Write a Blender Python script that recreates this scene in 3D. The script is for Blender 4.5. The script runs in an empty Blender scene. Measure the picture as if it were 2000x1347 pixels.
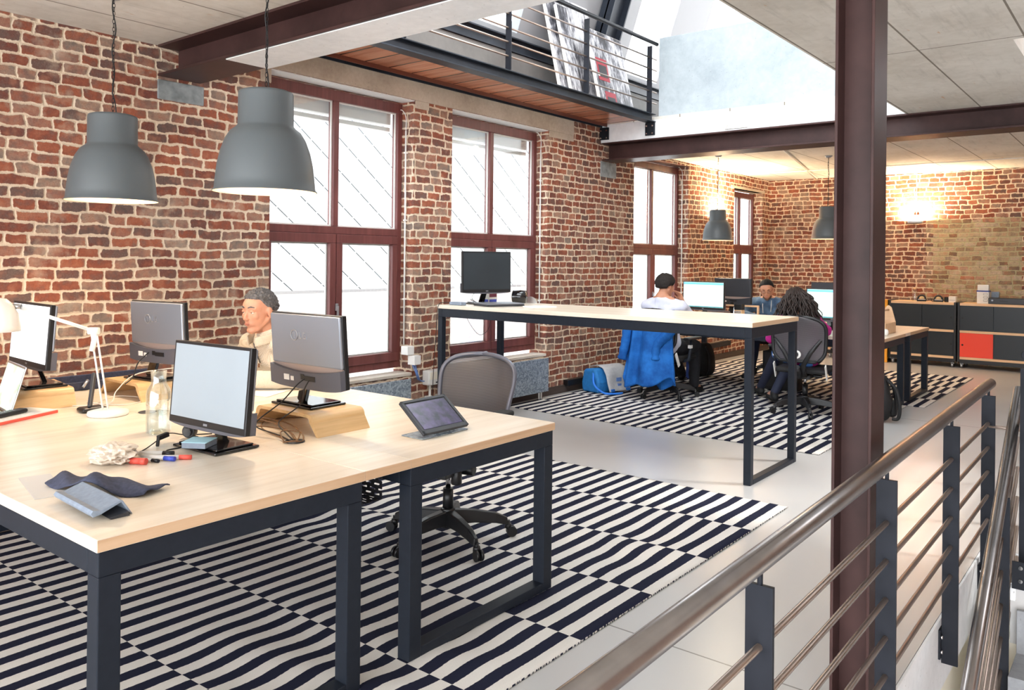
import bpy, bmesh, math, random
from mathutils import Vector, Matrix, Euler, noise
random.seed(7)
S = bpy.context.scene
COL = S.collection
PI = math.pi
sin, cos, rad = math.sin, math.cos, math.radians

# ------------------------------------------------------------------ camera
f_px, CY = 1578.5, 506.81
Hc = 1.46
cd = bpy.data.cameras.new('camera'); cam = bpy.data.objects.new('camera', cd); COL.objects.link(cam)
cd.sensor_width = 36; cd.lens = f_px / 2000 * 36
cd.shift_y = (CY - 673.5) / 2000
cd.clip_start = 0.05; cd.clip_end = 200
R0 = (0.6241241, -0.78126005, 0.01009182)     # right
R1 = (0.00694426, -0.00736916, -0.99994874)   # down
R2 = (0.78129437, 0.62416218, 0.000826)       # forward
M = Matrix(((R0[0], -R1[0], -R2[0], 0), (R0[1], -R1[1], -R2[1], 0), (R0[2], -R1[2], -R2[2], Hc), (0, 0, 0, 1)))
cam.matrix_world = M
S.camera = cam
S.view_settings.view_transform = 'Standard'; S.view_settings.look = 'None'
S.view_settings.gamma = 1; S.view_settings.use_curve_mapping = False
S.view_settings.exposure = 1.3

# ------------------------------------------------------------------ materials
def lin(c):
    return tuple(((x / 255) / 12.92 if x <= 10 else (((x / 255) + .055) / 1.055) ** 2.4) for x in c)
class NT:
    def __init__(s, name):
        s.m = bpy.data.materials.new(name); s.m.use_nodes = True
        s.t = s.m.node_tree; s.n = s.t.nodes; s.b = s.n['Principled BSDF']
    def a(s, typ, ins=None, **kw):
        n = s.n.new(typ)
        for k, v in kw.items(): setattr(n, k, v)
        if ins:
            for k, v in ins.items():
                i = n.inputs[k]
                if isinstance(v, bpy.types.NodeSocket): s.t.links.new(v, i)
                else: i.default_value = v
        return n
    def math(s, op, a, b=None, c=None, clamp=False):
        n = s.n.new('ShaderNodeMath'); n.operation = op; n.use_clamp = clamp
        for k, v in enumerate((a, b, c)):
            if v is None: continue
            if isinstance(v, bpy.types.NodeSocket): s.t.links.new(v, n.inputs[k])
            else: n.inputs[k].default_value = v
        return n.outputs[0]
    def link(s, o, i): s.t.links.new(o, i)
    def set(s, **kw):
        for k, v in kw.items():
            i = s.b.inputs[k]
            if isinstance(v, bpy.types.NodeSocket): s.t.links.new(v, i)
            else: i.default_value = v
    def pos(s):
        g = s.a('ShaderNodeNewGeometry'); sp = s.a('ShaderNodeSeparateXYZ', {0: g.outputs['Position']})
        return g.outputs['Position'], sp.outputs[0], sp.outputs[1], sp.outputs[2]
    def obj(s):
        g = s.a('ShaderNodeTexCoord'); return g.outputs['Object']
    def noise(s, vec, scale, detail=3, rough=.5, out='Fac'):
        return s.a('ShaderNodeTexNoise', {'Vector': vec, 'Scale': scale, 'Detail': detail, 'Roughness': rough}).outputs[out]
    def ramp(s, fac, stops, mode='LINEAR'):
        n = s.a('ShaderNodeValToRGB', {0: fac}); n.color_ramp.interpolation = mode
        e = n.color_ramp.elements
        while len(e) < len(stops): e.new(.5)
        for k, (p, c) in enumerate(stops):
            e[k].position = p; e[k].color = (*c[:3], 1)
        return n.outputs[0]
    def mix(s, fac, a, b, typ='MIX'):
        n = s.a('ShaderNodeMix', data_type='RGBA', blend_type=typ)
        for k, v in ((0, fac), (6, a), (7, b)):
            if isinstance(v, bpy.types.NodeSocket): s.t.links.new(v, n.inputs[k])
            else: n.inputs[k].default_value = v if k == 0 else (*v[:3], 1)
        return n.outputs[2]
    def maprange(s, v, a, b, c=0., d=1., smooth=False):
        n = s.a('ShaderNodeMapRange', {0: v, 1: a, 2: b, 3: c, 4: d}); n.interpolation_type = 'SMOOTHSTEP' if smooth else 'LINEAR'
        return n.outputs[0]
    def bump(s, h, strength=.3, dist=.01):
        n = s.a('ShaderNodeBump', {'Strength': strength, 'Distance': dist, 'Height': h})
        s.link(n.outputs[0], s.b.inputs['Normal'])

def simple(name, c, rough=.5, metal=0., var=0., vs=30, bump=0., bs=200, spec=.5, coat=0.):
    m = NT(name); col = lin(c)
    m.set(**{'Roughness': rough, 'Metallic': metal, 'Specular IOR Level': spec, 'Coat Weight': coat})
    if var or bump:
        o = m.obj()
    if var:
        nz = m.noise(o, vs, 4)
        f = m.maprange(nz, .3, .7)
        m.set(**{'Base Color': m.mix(f, [x * (1 - var) for x in col], [min(1, x * (1 + var)) for x in col])})
    else: m.set(**{'Base Color': (*col, 1)})
    if bump: m.bump(m.noise(o, bs, 2), bump, .002)
    return m.m
def emis(name, c, st):
    m = NT(name); m.set(**{'Base Color': (*lin(c), 1), 'Emission Color': (*lin(c), 1), 'Emission Strength': st, 'Roughness': .4}); return m.m

MT = {}
def brick_mat():
    m = NT('brick'); P, x, y, z = m.pos()
    d1 = m.a('ShaderNodeTexNoise', {'Vector': P, 'Scale': 2.6, 'Detail': 2.}).outputs['Color']
    d2 = m.a('ShaderNodeTexNoise', {'Vector': P, 'Scale': 13., 'Detail': 2.}).outputs['Color']
    s1 = m.a('ShaderNodeSeparateColor', {0: d1}); s2 = m.a('ShaderNodeSeparateColor', {0: d2})
    u = m.math('ADD', x, y)
    u = m.math('ADD', u, m.math('MULTIPLY_ADD', s1.outputs[0], .05, -.025)); u = m.math('ADD', u, m.math('MULTIPLY_ADD', s2.outputs[0], .034, -.017))
    v = m.math('ADD', z, m.math('MULTIPLY_ADD', s1.outputs[1], .045, -.022)); v = m.math('ADD', v, m.math('MULTIPLY_ADD', s2.outputs[1], .024, -.012))
    h = .069
    vr = m.math('DIVIDE', v, h); row = m.math('FLOOR', vr); fv = m.math('FRACT', vr)
    wn = m.a('ShaderNodeTexWhiteNoise', {'W': row}, noise_dimensions='1D')
    L = .152
    uu = m.math('MULTIPLY_ADD', wn.outputs[0], 61.7, m.math('DIVIDE', u, L))
    vo = m.a('ShaderNodeTexVoronoi', {'W': uu, 'Scale': 1., 'Randomness': .8}, voronoi_dimensions='1D', feature='F1')
    ve = m.a('ShaderNodeTexVoronoi', {'W': uu, 'Scale': 1., 'Randomness': .8}, voronoi_dimensions='1D', feature='DISTANCE_TO_EDGE')
    de = m.math('MULTIPLY', ve.outputs['Distance'], L)
    dv = m.math('MULTIPLY', m.math('SUBTRACT', .5, m.math('ABSOLUTE', m.math('SUBTRACT', fv, .5))), h)
    d = m.math('SMOOTH_MIN', de, dv, .017)
    nz = m.noise(P, 30, 4, .65)
    d = m.math('ADD', d, m.math('MULTIPLY_ADD', nz, .022, -.0105))
    mask = m.maprange(d, .0062, .0104, smooth=True)
    cc = m.a('ShaderNodeSeparateColor', {0: vo.outputs['Color']})
    r = cc.outputs[0]
    big = m.noise(P, .9, 2)
    r2 = m.math('ADD', m.math('MULTIPLY_ADD', r, .88, .10), m.math('MULTIPLY_ADD', big, .5, -.25))
    r2 = m.math('ADD', r2, m.math('MULTIPLY_ADD', m.noise(P, 28, 3), .3, -.15), clamp=True)
    bc = m.ramp(r2, [(0, (.085, .07, .068)), (.13, (.16, .10, .085)), (.27, (.17, .06, .045)), (.42, (.24, .075, .048)), (.6, (.33, .105, .058)), (.76, (.30, .15, .11)), (.9, (.34, .235, .175)), (1, (.23, .185, .155))])
    # blocked-up opening of yellow bricks in the end wall
    pm = m.math('MULTIPLY', m.math('GREATER_THAN', x, 13.2), m.math('LESS_THAN', z, m.math('MULTIPLY_ADD', s1.outputs[2], .12, 2.08)))
    ym = m.math('LESS_THAN', m.math('ABSOLUTE', m.math('ADD', m.math('SUBTRACT', y, 2.12), m.math('MULTIPLY_ADD', m.math('GREATER_THAN', m.math('FRACT', m.math('MULTIPLY', row, .5)), .4), .1, 0))), .62)
    pm = m.math('MULTIPLY', pm, ym)
    yb = m.ramp(cc.outputs[1], [(0, (.20, .13, .08)), (.3, (.38, .30, .19)), (.6, (.50, .44, .29)), (.85, (.55, .50, .38)), (1, (.42, .14, .07))])
    bc = m.mix(m.math('MULTIPLY', pm, .85), bc, yb)
    bl = m.a('ShaderNodeTexNoise', {'Vector': P, 'Scale': 15., 'Detail': 4., 'Roughness': .65}).outputs['Fac']
    bc = m.mix(m.math('MULTIPLY', m.maprange(bl, .48, .66), .6), bc, (.15, .115, .10))
    bc = m.mix(m.math('MULTIPLY', m.maprange(bl, .50, .34), .5), bc, (.40, .19, .12))
    sp = m.noise(P, 120, 3, .7)
    bc = m.mix(m.maprange(sp, .35, .7), [.0, .0, .0], bc, 'MIX') if 0 else m.mix(.55, bc, m.mix(m.maprange(sp, .3, .68), (.35, .33, .32), (1.0, .98, .95)), 'MULTIPLY')
    bc = m.mix(1., bc, (1.12, 1.08, 1.08), 'MULTIPLY')
    mo = m.mix(m.noise(P, 7, 4), (.56, .42, .30), (.78, .65, .50))
    mo = m.mix(pm, mo, (.40, .36, .22))
    col = m.mix(mask, mo, bc)
    # pale lime smears over the brick faces
    sm = m.math('MULTIPLY', m.maprange(m.noise(P, 3.1, 5, .65), .56, .74), .55)
    col = m.mix(sm, col, (.62, .50, .38))
    m.set(**{'Base Color': col, 'Roughness': .92, 'Specular IOR Level': .15})
    hh = m.math('ADD', m.math('MULTIPLY', m.maprange(d, -.002, .011, smooth=True), 1.0), m.math('MULTIPLY', sp, .22))
    m.bump(hh, .65, .008)
    return m.m
MT['brick'] = brick_mat()

def concrete(name, c1, c2, rough=.8, scale=1.2, stain=0., joints=None, boards=0):
    m = NT(name); P, x, y, z = m.pos()
    n1 = m.noise(P, scale, 6, .62); n2 = m.noise(P, scale * 14, 3, .6)
    f = m.math('ADD', m.math('MULTIPLY', n1, .75), m.math('MULTIPLY', n2, .25))
    col = m.mix(m.maprange(f, .36, .64), lin(c1), lin(c2))
    pores = m.maprange(m.noise(P, 60, 2, .5), .24, .3)
    col = m.mix(m.maprange(pores, 0, 1, .45, 0), col, (.12, .10, .09))
    if boards:
        st = m.a('ShaderNodeMapping', {'Vector': P, 'Scale': (1., 9., 9.)})
        st2 = m.maprange(m.noise(st.outputs[0], 2.2, 5, .6), .55, .75)
        col = m.mix(m.math('MULTIPLY', st2, boards), col, [v * .55 for v in lin(c1)])
    if stain:
        st = m.a('ShaderNodeMapping', {'Vector': P, 'Scale': (2.2, 7., 5.)})
        s2 = m.maprange(m.noise(st.outputs[0], 2.4, 3, .55), .70, .76)
        col = m.mix(m.math('MULTIPLY', s2, stain), col, (.50, .22, .07))
    if joints:
        j0, per, wd = joints
        g = m.math('ABSOLUTE', m.math('SUBTRACT', m.math('FRACT', m.math('DIVIDE', m.math('SUBTRACT', y, j0), per)), .5))
        jm = m.math('GREATER_THAN', g, .5 - wd / per)
        g2 = m.math('ABSOLUTE', m.math('SUBTRACT', m.math('FRACT', m.math('DIVIDE', m.math('SUBTRACT', x, 5.74), 6.2)), .5))
        jm = m.math('MAXIMUM', jm, m.math('GREATER_THAN', g2, .5 - wd / 6.2))
        col = m.mix(m.math('MULTIPLY', jm, .8), col, (.10, .075, .05))
    m.set(**{'Base Color': col, 'Roughness': rough, 'Specular IOR Level': .3})
    m.bump(f, .25, .01)
    return m.m
MT['ceil'] = concrete('ceiling_concrete', (190, 184, 174), (216, 212, 204), .85, 1.0, .7, (1.81, .585, .006), .35)
MT['conc'] = concrete('beam_concrete', (168, 154, 138), (196, 184, 168), .85, 2.5)
MT['concw'] = concrete('pale_concrete', (208, 210, 212), (232, 233, 235), .8, 1.5)
MT['plaster'] = concrete('smooth_grey_plaster', (150, 160, 166), (178, 187, 192), .5, 1.1)
MT['upst'] = concrete('upstand_plaster', (100, 100, 99), (118, 117, 115), .7, 1.1)
MT['cream'] = simple('cream_paint', (236, 230, 215), .7)
MT['mans'] = simple('grey_white_roof_lining', (160, 161, 165), .6)
MT['white'] = simple('white_paint', (226, 226, 226), .6)

def floor_mat():
    m = NT('polished_concrete'); P, x, y, z = m.pos()
    n1 = m.noise(P, .7, 2, .5); n2 = m.noise(P, 3, 2, .5)
    f = n1
    col = m.mix(m.maprange(f, .3, .7), lin((184, 182, 181)), lin((194, 193, 192)))
    g = m.math('LESS_THAN', m.math('ABSOLUTE', m.math('SUBTRACT', x, 2.79)), .004)
    g = m.math('MAXIMUM', g, m.math('LESS_THAN', m.math('ABSOLUTE', m.math('SUBTRACT', x, 8.3)), .004))
    col = m.mix(m.math('MULTIPLY', g, .7), col, (.1, .09, .08))
    m.set(**{'Base Color': col, 'Roughness': .27, 'Specular IOR Level': .5})
    return m.m
MT['floor'] = floor_mat()

def wood_mat(name, c1, c2, c3, axis=0, rough=.35, sc=1., planks=None):
    m = NT(name); P, x, y, z = m.pos()
    scl = [(.35, 6., 6.), (6., .35, 6.), (6., 6., .35)][axis]
    mp = m.a('ShaderNodeMapping', {'Vector': P, 'Scale': tuple(v * sc for v in scl)})
    n = m.noise(mp.outputs[0], 2.6, 6, .62); n2 = m.noise(mp.outputs[0], 9, 3, .6)
    col = m.ramp(m.math('ADD', m.math('MULTIPLY', n, .7), m.math('MULTIPLY', n2, .3)), [(.32, lin(c1)), (.5, lin(c2)), (.68, lin(c3))])
    if planks:
        ax, per, off = planks
        q = m.math('DIVIDE', m.math('SUBTRACT', (x, y, z)[ax], off), per)
        g = m.math('ABSOLUTE', m.math('SUBTRACT', m.math('FRACT', q), .5))
        wn = m.a('ShaderNodeTexWhiteNoise', {'W': m.math('FLOOR', q)}, noise_dimensions='1D')
        col = m.mix(1., col, m.mix(wn.outputs[0], (.75, .7, .68), (1.1, 1.05, 1.0)), 'MULTIPLY')
        col = m.mix(m.math('GREATER_THAN', g, .5 - .010 / per), col, (.03, .015, .01))
    m.set(**{'Base Color': col, 'Roughness': rough})
    return m.m
MT['desk'] = wood_mat('pale_ash_top', (214, 199, 178), (226, 213, 195), (236, 226, 211), 0, .30)
MT['desky'] = wood_mat('pale_ash_top_cross', (214, 198, 176), (226, 213, 194), (236, 226, 210), 1, .28)
MT['edge'] = wood_mat('ash_edge', (186, 150, 116), (203, 168, 134), (214, 182, 150), 0, .5)
MT['ply'] = wood_mat('bent_plywood', (196, 158, 108), (212, 174, 124), (224, 188, 140), 0, .4, 1.5)
MT['plys'] = wood_mat('shelf_plywood', (214, 172, 128), (226, 188, 148), (234, 200, 164), 1, .5)
MT['soffit'] = wood_mat('red_brown_boards', (158, 96, 70), (192, 126, 98), (218, 156, 126), 1, .2, 1., (0, .262, 4.13))
MT['winwood'] = wood_mat('mahogany_frame', (88, 46, 44), (106, 58, 56), (122, 70, 66), 2, .38)

def steel(name, c, rough=.45, metal=.75, var=.35, spec=.5):
    m = NT(name); P, x, y, z = m.pos()
    n1 = m.noise(P, 2.2, 4, .6); n2 = m.noise(P, 14, 3, .6)
    f = m.math('ADD', m.math('MULTIPLY', n1, .8), m.math('MULTIPLY', n2, .2))
    c = lin(c)
    m.set(**{'Base Color': m.mix(m.maprange(f, .35, .65), [v * (1 - var) for v in c], [min(1, v * (1 + var)) for v in c]), 'Metallic': metal, 'Roughness': rough, 'Specular IOR Level': spec})
    return m.m
MT['steelb'] = steel('brown_mill_steel', (62, 42, 40), .45, .0, .35, .2)
MT['steelg'] = steel('blue_black_steel', (40, 45, 54), .4, .0, .35, .25)
MT['rail'] = steel('handrail_steel', (158, 152, 150), .27, .9, .25)
MT['bar'] = steel('bar_steel', (168, 152, 142), .34, .85, .2)
MT['plate'] = steel('black_post_plate', (34, 36, 42), .45, .0, .35, .12)
MT['frame'] = simple('anthracite_powder_coat', (32, 37, 46), .42, 0, .08, 40, 0, 200, .2)
MT['galv'] = None
def galv():
    m = NT('galvanised_sheet'); P, x, y, z = m.pos()
    v = m.a('ShaderNodeTexVoronoi', {'Vector': P, 'Scale': 70.}); n = m.noise(P, 35, 4, .7)
    s = m.a('ShaderNodeSeparateColor', {0: v.outputs['Color']})
    f = m.math('ADD', m.math('MULTIPLY', s.outputs[0], .5), m.math('MULTIPLY', n, .5))
    m.set(**{'Base Color': m.mix(m.maprange(f, .25, .75), lin((112, 126, 140)), lin((176, 188, 198))), 'Metallic': .45, 'Roughness': .45}); return m.m
MT['galv'] = galv()
MT['black'] = simple('black_plastic', (22, 22, 25), .38)
MT['blackm'] = simple('black_matt', (20, 20, 22), .7, 0, .2, 60)
MT['dark'] = simple('dark_grey_plastic', (48, 50, 56), .45)
MT['gloss'] = simple('gloss_black', (18, 18, 22), .12, 0, 0, 0, 0, 0, .5, .6)
MT['silver'] = simple('silver_plastic', (150, 155, 165), .32, .55)
MT['shell'] = simple('grey_lower_shell', (92, 92, 100), .4, .2)
MT['silver2'] = simple('silver_recess', (176, 158, 150), .35, .4)
MT['chrome'] = simple('polished_chrome', (210, 210, 214), .12, 1.)
MT['alu'] = simple('aluminium', (190, 192, 196), .3, .9)
MT['lampg'] = simple('charcoal_lamp_enamel', (88, 94, 97), .45, 0)
MT['tissue'] = simple('translucent_tissue', (214, 202, 188), .8)
MT['lampw'] = simple('lamp_inside', (238, 230, 214), .6)
MT['bulb'] = emis('bulb_glow', (255, 214, 160), 22)
MT['wplastic'] = simple('white_plastic', (226, 224, 220), .4)
MT['paper'] = simple('paper', (236, 234, 228), .8, 0, .03, 20)
MT['postit'] = simple('pale_blue_notes', (172, 214, 228), .8)
MT['red'] = simple('red_cover', (226, 92, 78), .5)
MT['redc'] = simple('red_laminate', (236, 66, 38), .45)
MT['doorb'] = simple('dark_laminate', (22, 28, 34), .4)
MT['blue'] = simple('blue_plastic', (62, 82, 190), .4)
MT['meshg'] = None
MT['meshd'] = None
MT['felt'] = simple('navy_felt', (62, 66, 86), .9, 0, .25, 80, .3, 400)
MT['casegrey'] = simple('grey_leatherette', (128, 140, 156), .5, 0, .12, 60)
MT['cord'] = simple('black_cord', (24, 22, 24), .5)
MT['cordw'] = simple('white_cord', (225, 218, 208), .5)
MT['cordt'] = simple('tan_cord', (120, 84, 52), .5)
MT['bluecord'] = simple('blue_cord', (96, 130, 190), .5)
MT['stone'] = simple('grey_blue_stone', (132, 138, 140), .7, 0, .35, 14)
MT['sill'] = concrete('sill_mortar', (196, 184, 170), (214, 206, 196), .85, 4)

def screen(name, c1, c2, st, rough=.25, sc=3):
    m = NT(name); o = m.obj()
    n = m.noise(o, sc, 3)
    col = m.mix(m.maprange(n, .35, .65), lin(c1), lin(c2))
    m.set(**{'Base Color': (.02, .02, .025, 1), 'Emission Color': col, 'Emission Strength': st, 'Roughness': rough}); return m.m
MT['scr_off'] = simple('matt_screen_off', (150, 160, 168), .3, 0, .04, 3)
MT['scr_dark'] = simple('dark_screen', (40, 48, 54), .4, 0, .1, 4)
MT['scr_white'] = screen('lit_white_screen', (245, 250, 250), (252, 255, 255), 1.0)
MT['scr_green'] = screen('lit_spreadsheet_screen', (206, 240, 232), (232, 250, 240), .95)
MT['scr_tab'] = screen('tablet_wallpaper', (22, 30, 44), (92, 74, 120), .42, .2, 22)
MT['scr_lap'] = screen('laptop_screen', (228, 238, 232), (160, 200, 150), .9, .3, 12)
MT['bar_blue'] = emis('window_title_strip', (92, 150, 215), .8)
MT['bar_dk'] = emis('task_strip', (30, 110, 120), .6)

def thin_glass(name='window_glass', tint=(.96, .98, .98), refl=.08, rough=0.):
    m = NT(name); out = m.n['Material Output']
    tr = m.a('ShaderNodeBsdfTransparent', {0: (*tint, 1)}); gl = m.a('ShaderNodeBsdfGlossy', {'Color': (1, 1, 1, 1), 'Roughness': rough})
    lw = m.a('ShaderNodeLayerWeight', {'Blend': .25})
    fr = m.math('MULTIPLY_ADD', lw.outputs['Fresnel'], .35, refl * .4, clamp=True)
    mx = m.a('ShaderNodeMixShader', {0: fr, 1: tr.outputs[0], 2: gl.outputs[0]})
    m.link(mx.outputs[0], out.inputs[0]); return m.m
MT['glass'] = thin_glass()
MT['bottle'] = thin_glass('clear_bottle_glass', (.93, .96, .96), .25)
MT['film'] = thin_glass('clear_plastic_film', (.9, .9, .88), .6, .3)

def mesh_fabric(nm='black_chair_mesh', lo=.80):
    m = NT(nm); out = m.n['Material Output']; o = m.obj()
    sp = m.a('ShaderNodeSeparateXYZ', {0: o})
    w = m.math('FRACT', m.math('MULTIPLY', sp.outputs[2], 150.))
    a = m.math('GREATER_THAN', w, .42)
    m.set(**{'Base Color': m.mix(a, (.12, .11, .12), (.035, .03, .035)), 'Roughness': .45})
    tr = m.a('ShaderNodeBsdfTransparent'); k = m.math('MULTIPLY_ADD', a, .98 - lo, lo)
    mx = m.a('ShaderNodeMixShader', {0: k, 1: tr.outputs[0], 2: m.b.outputs[0]})
    m.link(mx.outputs[0], out.inputs[0]); return m.m
MT['meshg'] = mesh_fabric(); MT['meshd'] = mesh_fabric('dense_chair_mesh', .93)
def perf():
    m = NT('perforated_black_sheet'); out = m.n['Material Output']; P, x, y, z = m.pos()
    u = m.math('MULTIPLY', m.math('ADD', x, z), 55.); v = m.math('MULTIPLY', y, 22.)
    v = m.math('ADD', v, m.math('MULTIPLY', m.math('FLOOR', u), .5))
    a = m.math('LESS_THAN', m.math('ABSOLUTE', m.math('SUBTRACT', m.math('FRACT', u), .5)), .22)
    b = m.math('LESS_THAN', m.math('ABSOLUTE', m.math('SUBTRACT', m.math('FRACT', v), .5)), .34)
    k = m.math('SUBTRACT', 1., m.math('MULTIPLY', a, b))
    m.set(**{'Base Color': (.02, .02, .025, 1), 'Roughness': .4})
    tr = m.a('ShaderNodeBsdfTransparent'); mx = m.a('ShaderNodeMixShader', {0: k, 1: tr.outputs[0], 2: m.b.outputs[0]})
    m.link(mx.outputs[0], out.inputs[0]); return m.m
MT['perf'] = perf()

def rug_mat():
    m = NT('striped_flatweave'); uv = m.a('ShaderNodeUVMap'); sp = m.a('ShaderNodeSeparateXYZ', {0: uv.outputs[0]})
    nz = m.noise(uv.outputs[0], 60, 2); 
    u = sp.outputs[0]; v = m.math('ADD', sp.outputs[1], m.math('MULTIPLY_ADD', nz, .006, -.003))
    a = m.math('FLOOR', m.math('DIVIDE', u, .552)); b = m.math('FLOOR', m.math('DIVIDE', v, .0547))
    k = m.math('FRACT', m.math('MULTIPLY', m.math('ADD', a, b), .5)); k = m.math('GREATER_THAN', k, .25)
    w = m.a('ShaderNodeTexNoise', {'Vector': uv.outputs[0], 'Scale': 420., 'Detail': 2.})
    dk = m.mix(w.outputs[0], lin((18, 19, 30)), lin((44, 47, 68))); wh = m.mix(w.outputs[0], lin((196, 190, 184)), lin((236, 232, 226)))
    m.set(**{'Base Color': m.mix(k, wh, dk), 'Roughness': .95, 'Specular IOR Level': .1})
    m.bump(w.outputs[0], .5, .003); return m.m
MT['rug'] = rug_mat()

def facade_mat():
    m = NT('white_diamond_slates'); P, x, y, z = m.pos()
    a = m.math('ADD', x, m.math('MULTIPLY', z, 1.3))
    g = m.math('FRACT', m.math('DIVIDE', a, .68)); l1 = m.math('LESS_THAN', g, .042)
    b = m.math('FRACT', m.math('DIVIDE', m.math('SUBTRACT', x, m.math('MULTIPLY', z, 1.3)), .40)); gap = m.math('GREATER_THAN', b, .1)
    l2 = m.math('LESS_THAN', m.math('ABSOLUTE', m.math('SUBTRACT', b, .06)), .03)
    l1 = m.math('MULTIPLY', l1, gap)
    up = m.math('GREATER_THAN', z, .95)
    # brick base below the slates
    br = m.a('ShaderNodeTexBrick', {'Vector': m.a('ShaderNodeCombineXYZ', {0: x, 1: z}).outputs[0], 'Scale': 1., 'Brick Width': .2, 'Row Height': .07, 'Mortar Size': .01, 'Color1': (.33, .27, .25, 1), 'Color2': (.38, .33, .31, 1), 'Mortar': (.40, .39, .38, 1)})
    sl = m.mix(l1, (.40, .41, .42), (.03, .033, .036))
    top = m.math('LESS_THAN', m.math('ABSOLUTE', m.math('SUBTRACT', z, .93)), .025)
    c = m.mix(up, br.outputs[0], sl); c = m.mix(top, c, (.18, .17, .17))
    m.set(**{'Base Color': c, 'Roughness': .8}); return m.m
MT['facade'] = facade_mat()
# ------------------------------------------------------------------ mesh helpers
def frame_of(par):
    if par is None: return Matrix()
    m = Matrix.LocRotScale(par.location, par.rotation_euler, par.scale)
    return (frame_of(par.parent) @ m) if par.parent else m
class MB:
    def __init__(s, mtx=None): s.v = []; s.f = []; s.mi = []; s.sm = []; s.uv = None; s.mtx = mtx
    def _add(s, vs, fs, mi=0, smooth=False):
        o = len(s.v)
        if s.mtx is not None: vs = [s.mtx @ Vector(p) for p in vs]
        s.v += [Vector(p) for p in vs]
        for q in fs: s.f.append(tuple(o + k for k in q)); s.mi.append(mi); s.sm.append(smooth)
        return s
    def box(s, x0, x1, y0, y1, z0, z1, mi=0):
        if x0 > x1: x0, x1 = x1, x0
        if y0 > y1: y0, y1 = y1, y0
        if z0 > z1: z0, z1 = z1, z0
        return s._add([(x0, y0, z0), (x1, y0, z0), (x1, y1, z0), (x0, y1, z0), (x0, y0, z1), (x1, y0, z1), (x1, y1, z1), (x0, y1, z1)],
                      [(0, 3, 2, 1), (4, 5, 6, 7), (0, 1, 5, 4), (1, 2, 6, 5), (2, 3, 7, 6), (3, 0, 4, 7)], mi)
    def obox(s, p0, p1, w, h, up=(0, 0, 1), mi=0):     # bar from p0 to p1, w sideways, h along up
        p0 = Vector(p0); p1 = Vector(p1); d = (p1 - p0).normalized(); u = Vector(up)
        a = d.cross(u).normalized(); b = a.cross(d).normalized()
        vs = [p + a * sx * w / 2 + b * sy * h / 2 for p in (p0, p1) for sx, sy in ((-1, -1), (1, -1), (1, 1), (-1, 1))]
        return s._add(vs, [(0, 3, 2, 1), (4, 5, 6, 7), (0, 1, 5, 4), (1, 2, 6, 5), (2, 3, 7, 6), (3, 0, 4, 7)], mi)
    def cyl(s, p0, p1, r0, r1=None, n=16, mi=0, smooth=True, caps=True):
        r1 = r0 if r1 is None else r1
        p0 = Vector(p0); p1 = Vector(p1); d = (p1 - p0).normalized()
        a = d.orthogonal().normalized(); b = d.cross(a)
        vs = []
        for p, r in ((p0, r0), (p1, r1)):
            vs += [p + (a * cos(2 * PI * k / n) + b * sin(2 * PI * k / n)) * r for k in range(n)]
        fs = [(k, (k + 1) % n, n + (k + 1) % n, n + k) for k in range(n)]
        s._add(vs, fs, mi, smooth)
        if caps:
            o = len(s.v) - 2 * n
            s.f.append(tuple(o + k for k in reversed(range(n)))); s.mi.append(mi); s.sm.append(False)
            s.f.append(tuple(o + n + k for k in range(n))); s.mi.append(mi); s.sm.append(False)
        return s
    def tube(s, pts, r, n=8, mi=0, closed=False):
        pts = [Vector(p) for p in pts]; m = len(pts); rings = []
        prev = None; rs = r if isinstance(r, (list, tuple)) else [r] * m
        for i, p in enumerate(pts):
            if closed: t = pts[(i + 1) % m] - pts[i - 1]
            else: t = pts[min(i + 1, m - 1)] - pts[max(i - 1, 0)]
            t = t.normalized() if t.length > 1e-9 else Vector((0, 0, 1))
            if prev is None: a = t.orthogonal().normalized()
            else:
                a = prev - t * prev.dot(t); a = a.normalized() if a.length > 1e-6 else t.orthogonal().normalized()
            prev = a; b = t.cross(a)
            rings.append([p + (a * cos(2 * PI * k / n) + b * sin(2 * PI * k / n)) * rs[i] for k in range(n)])
        vs = [q for g in rings for q in g]; fs = []
        for i in range(m if closed else m - 1):
            j = (i + 1) % m
            fs += [(i * n + k, i * n + (k + 1) % n, j * n + (k + 1) % n, j * n + k) for k in range(n)]
        s._add(vs, fs, mi, True)
        if not closed:
            o = len(s.v) - n * m
            s.f.append(tuple(o + k for k in reversed(range(n)))); s.mi.append(mi); s.sm.append(False)
            s.f.append(tuple(o + (m - 1) * n + k for k in range(n))); s.mi.append(mi); s.sm.append(False)
        return s
    def lathe(s, prof, c=(0, 0, 0), n=32, mi=0, smooth=True):
        c = Vector(c); m = len(prof)
        vs = [c + Vector((r * cos(2 * PI * k / n), r * sin(2 * PI * k / n), z)) for r, z in prof for k in range(n)]
        fs = [(i * n + k, i * n + (k + 1) % n, (i + 1) * n + (k + 1) % n, (i + 1) * n + k) for i in range(m - 1) for k in range(n)]
        return s._add(vs, fs, mi, smooth)
    def prism(s, poly, axis, a0, a1, mi=0, smooth=False):   # poly in the other two axes (cyclic order), extruded along axis
        def P(q, a): return {0: (a, q[0], q[1]), 1: (q[0], a, q[1]), 2: (q[0], q[1], a)}[axis]
        n = len(poly); vs = [P(q, a0) for q in poly] + [P(q, a1) for q in poly]
        s._add(vs, [(k, (k + 1) % n, n + (k + 1) % n, n + k) for k in range(n)], mi, smooth)
        o = len(s.v) - 2 * n
        s.f.append(tuple(o + k for k in reversed(range(n)))); s.mi.append(mi); s.sm.append(False)
        s.f.append(tuple(o + n + k for k in range(n))); s.mi.append(mi); s.sm.append(False)
        return s
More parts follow.
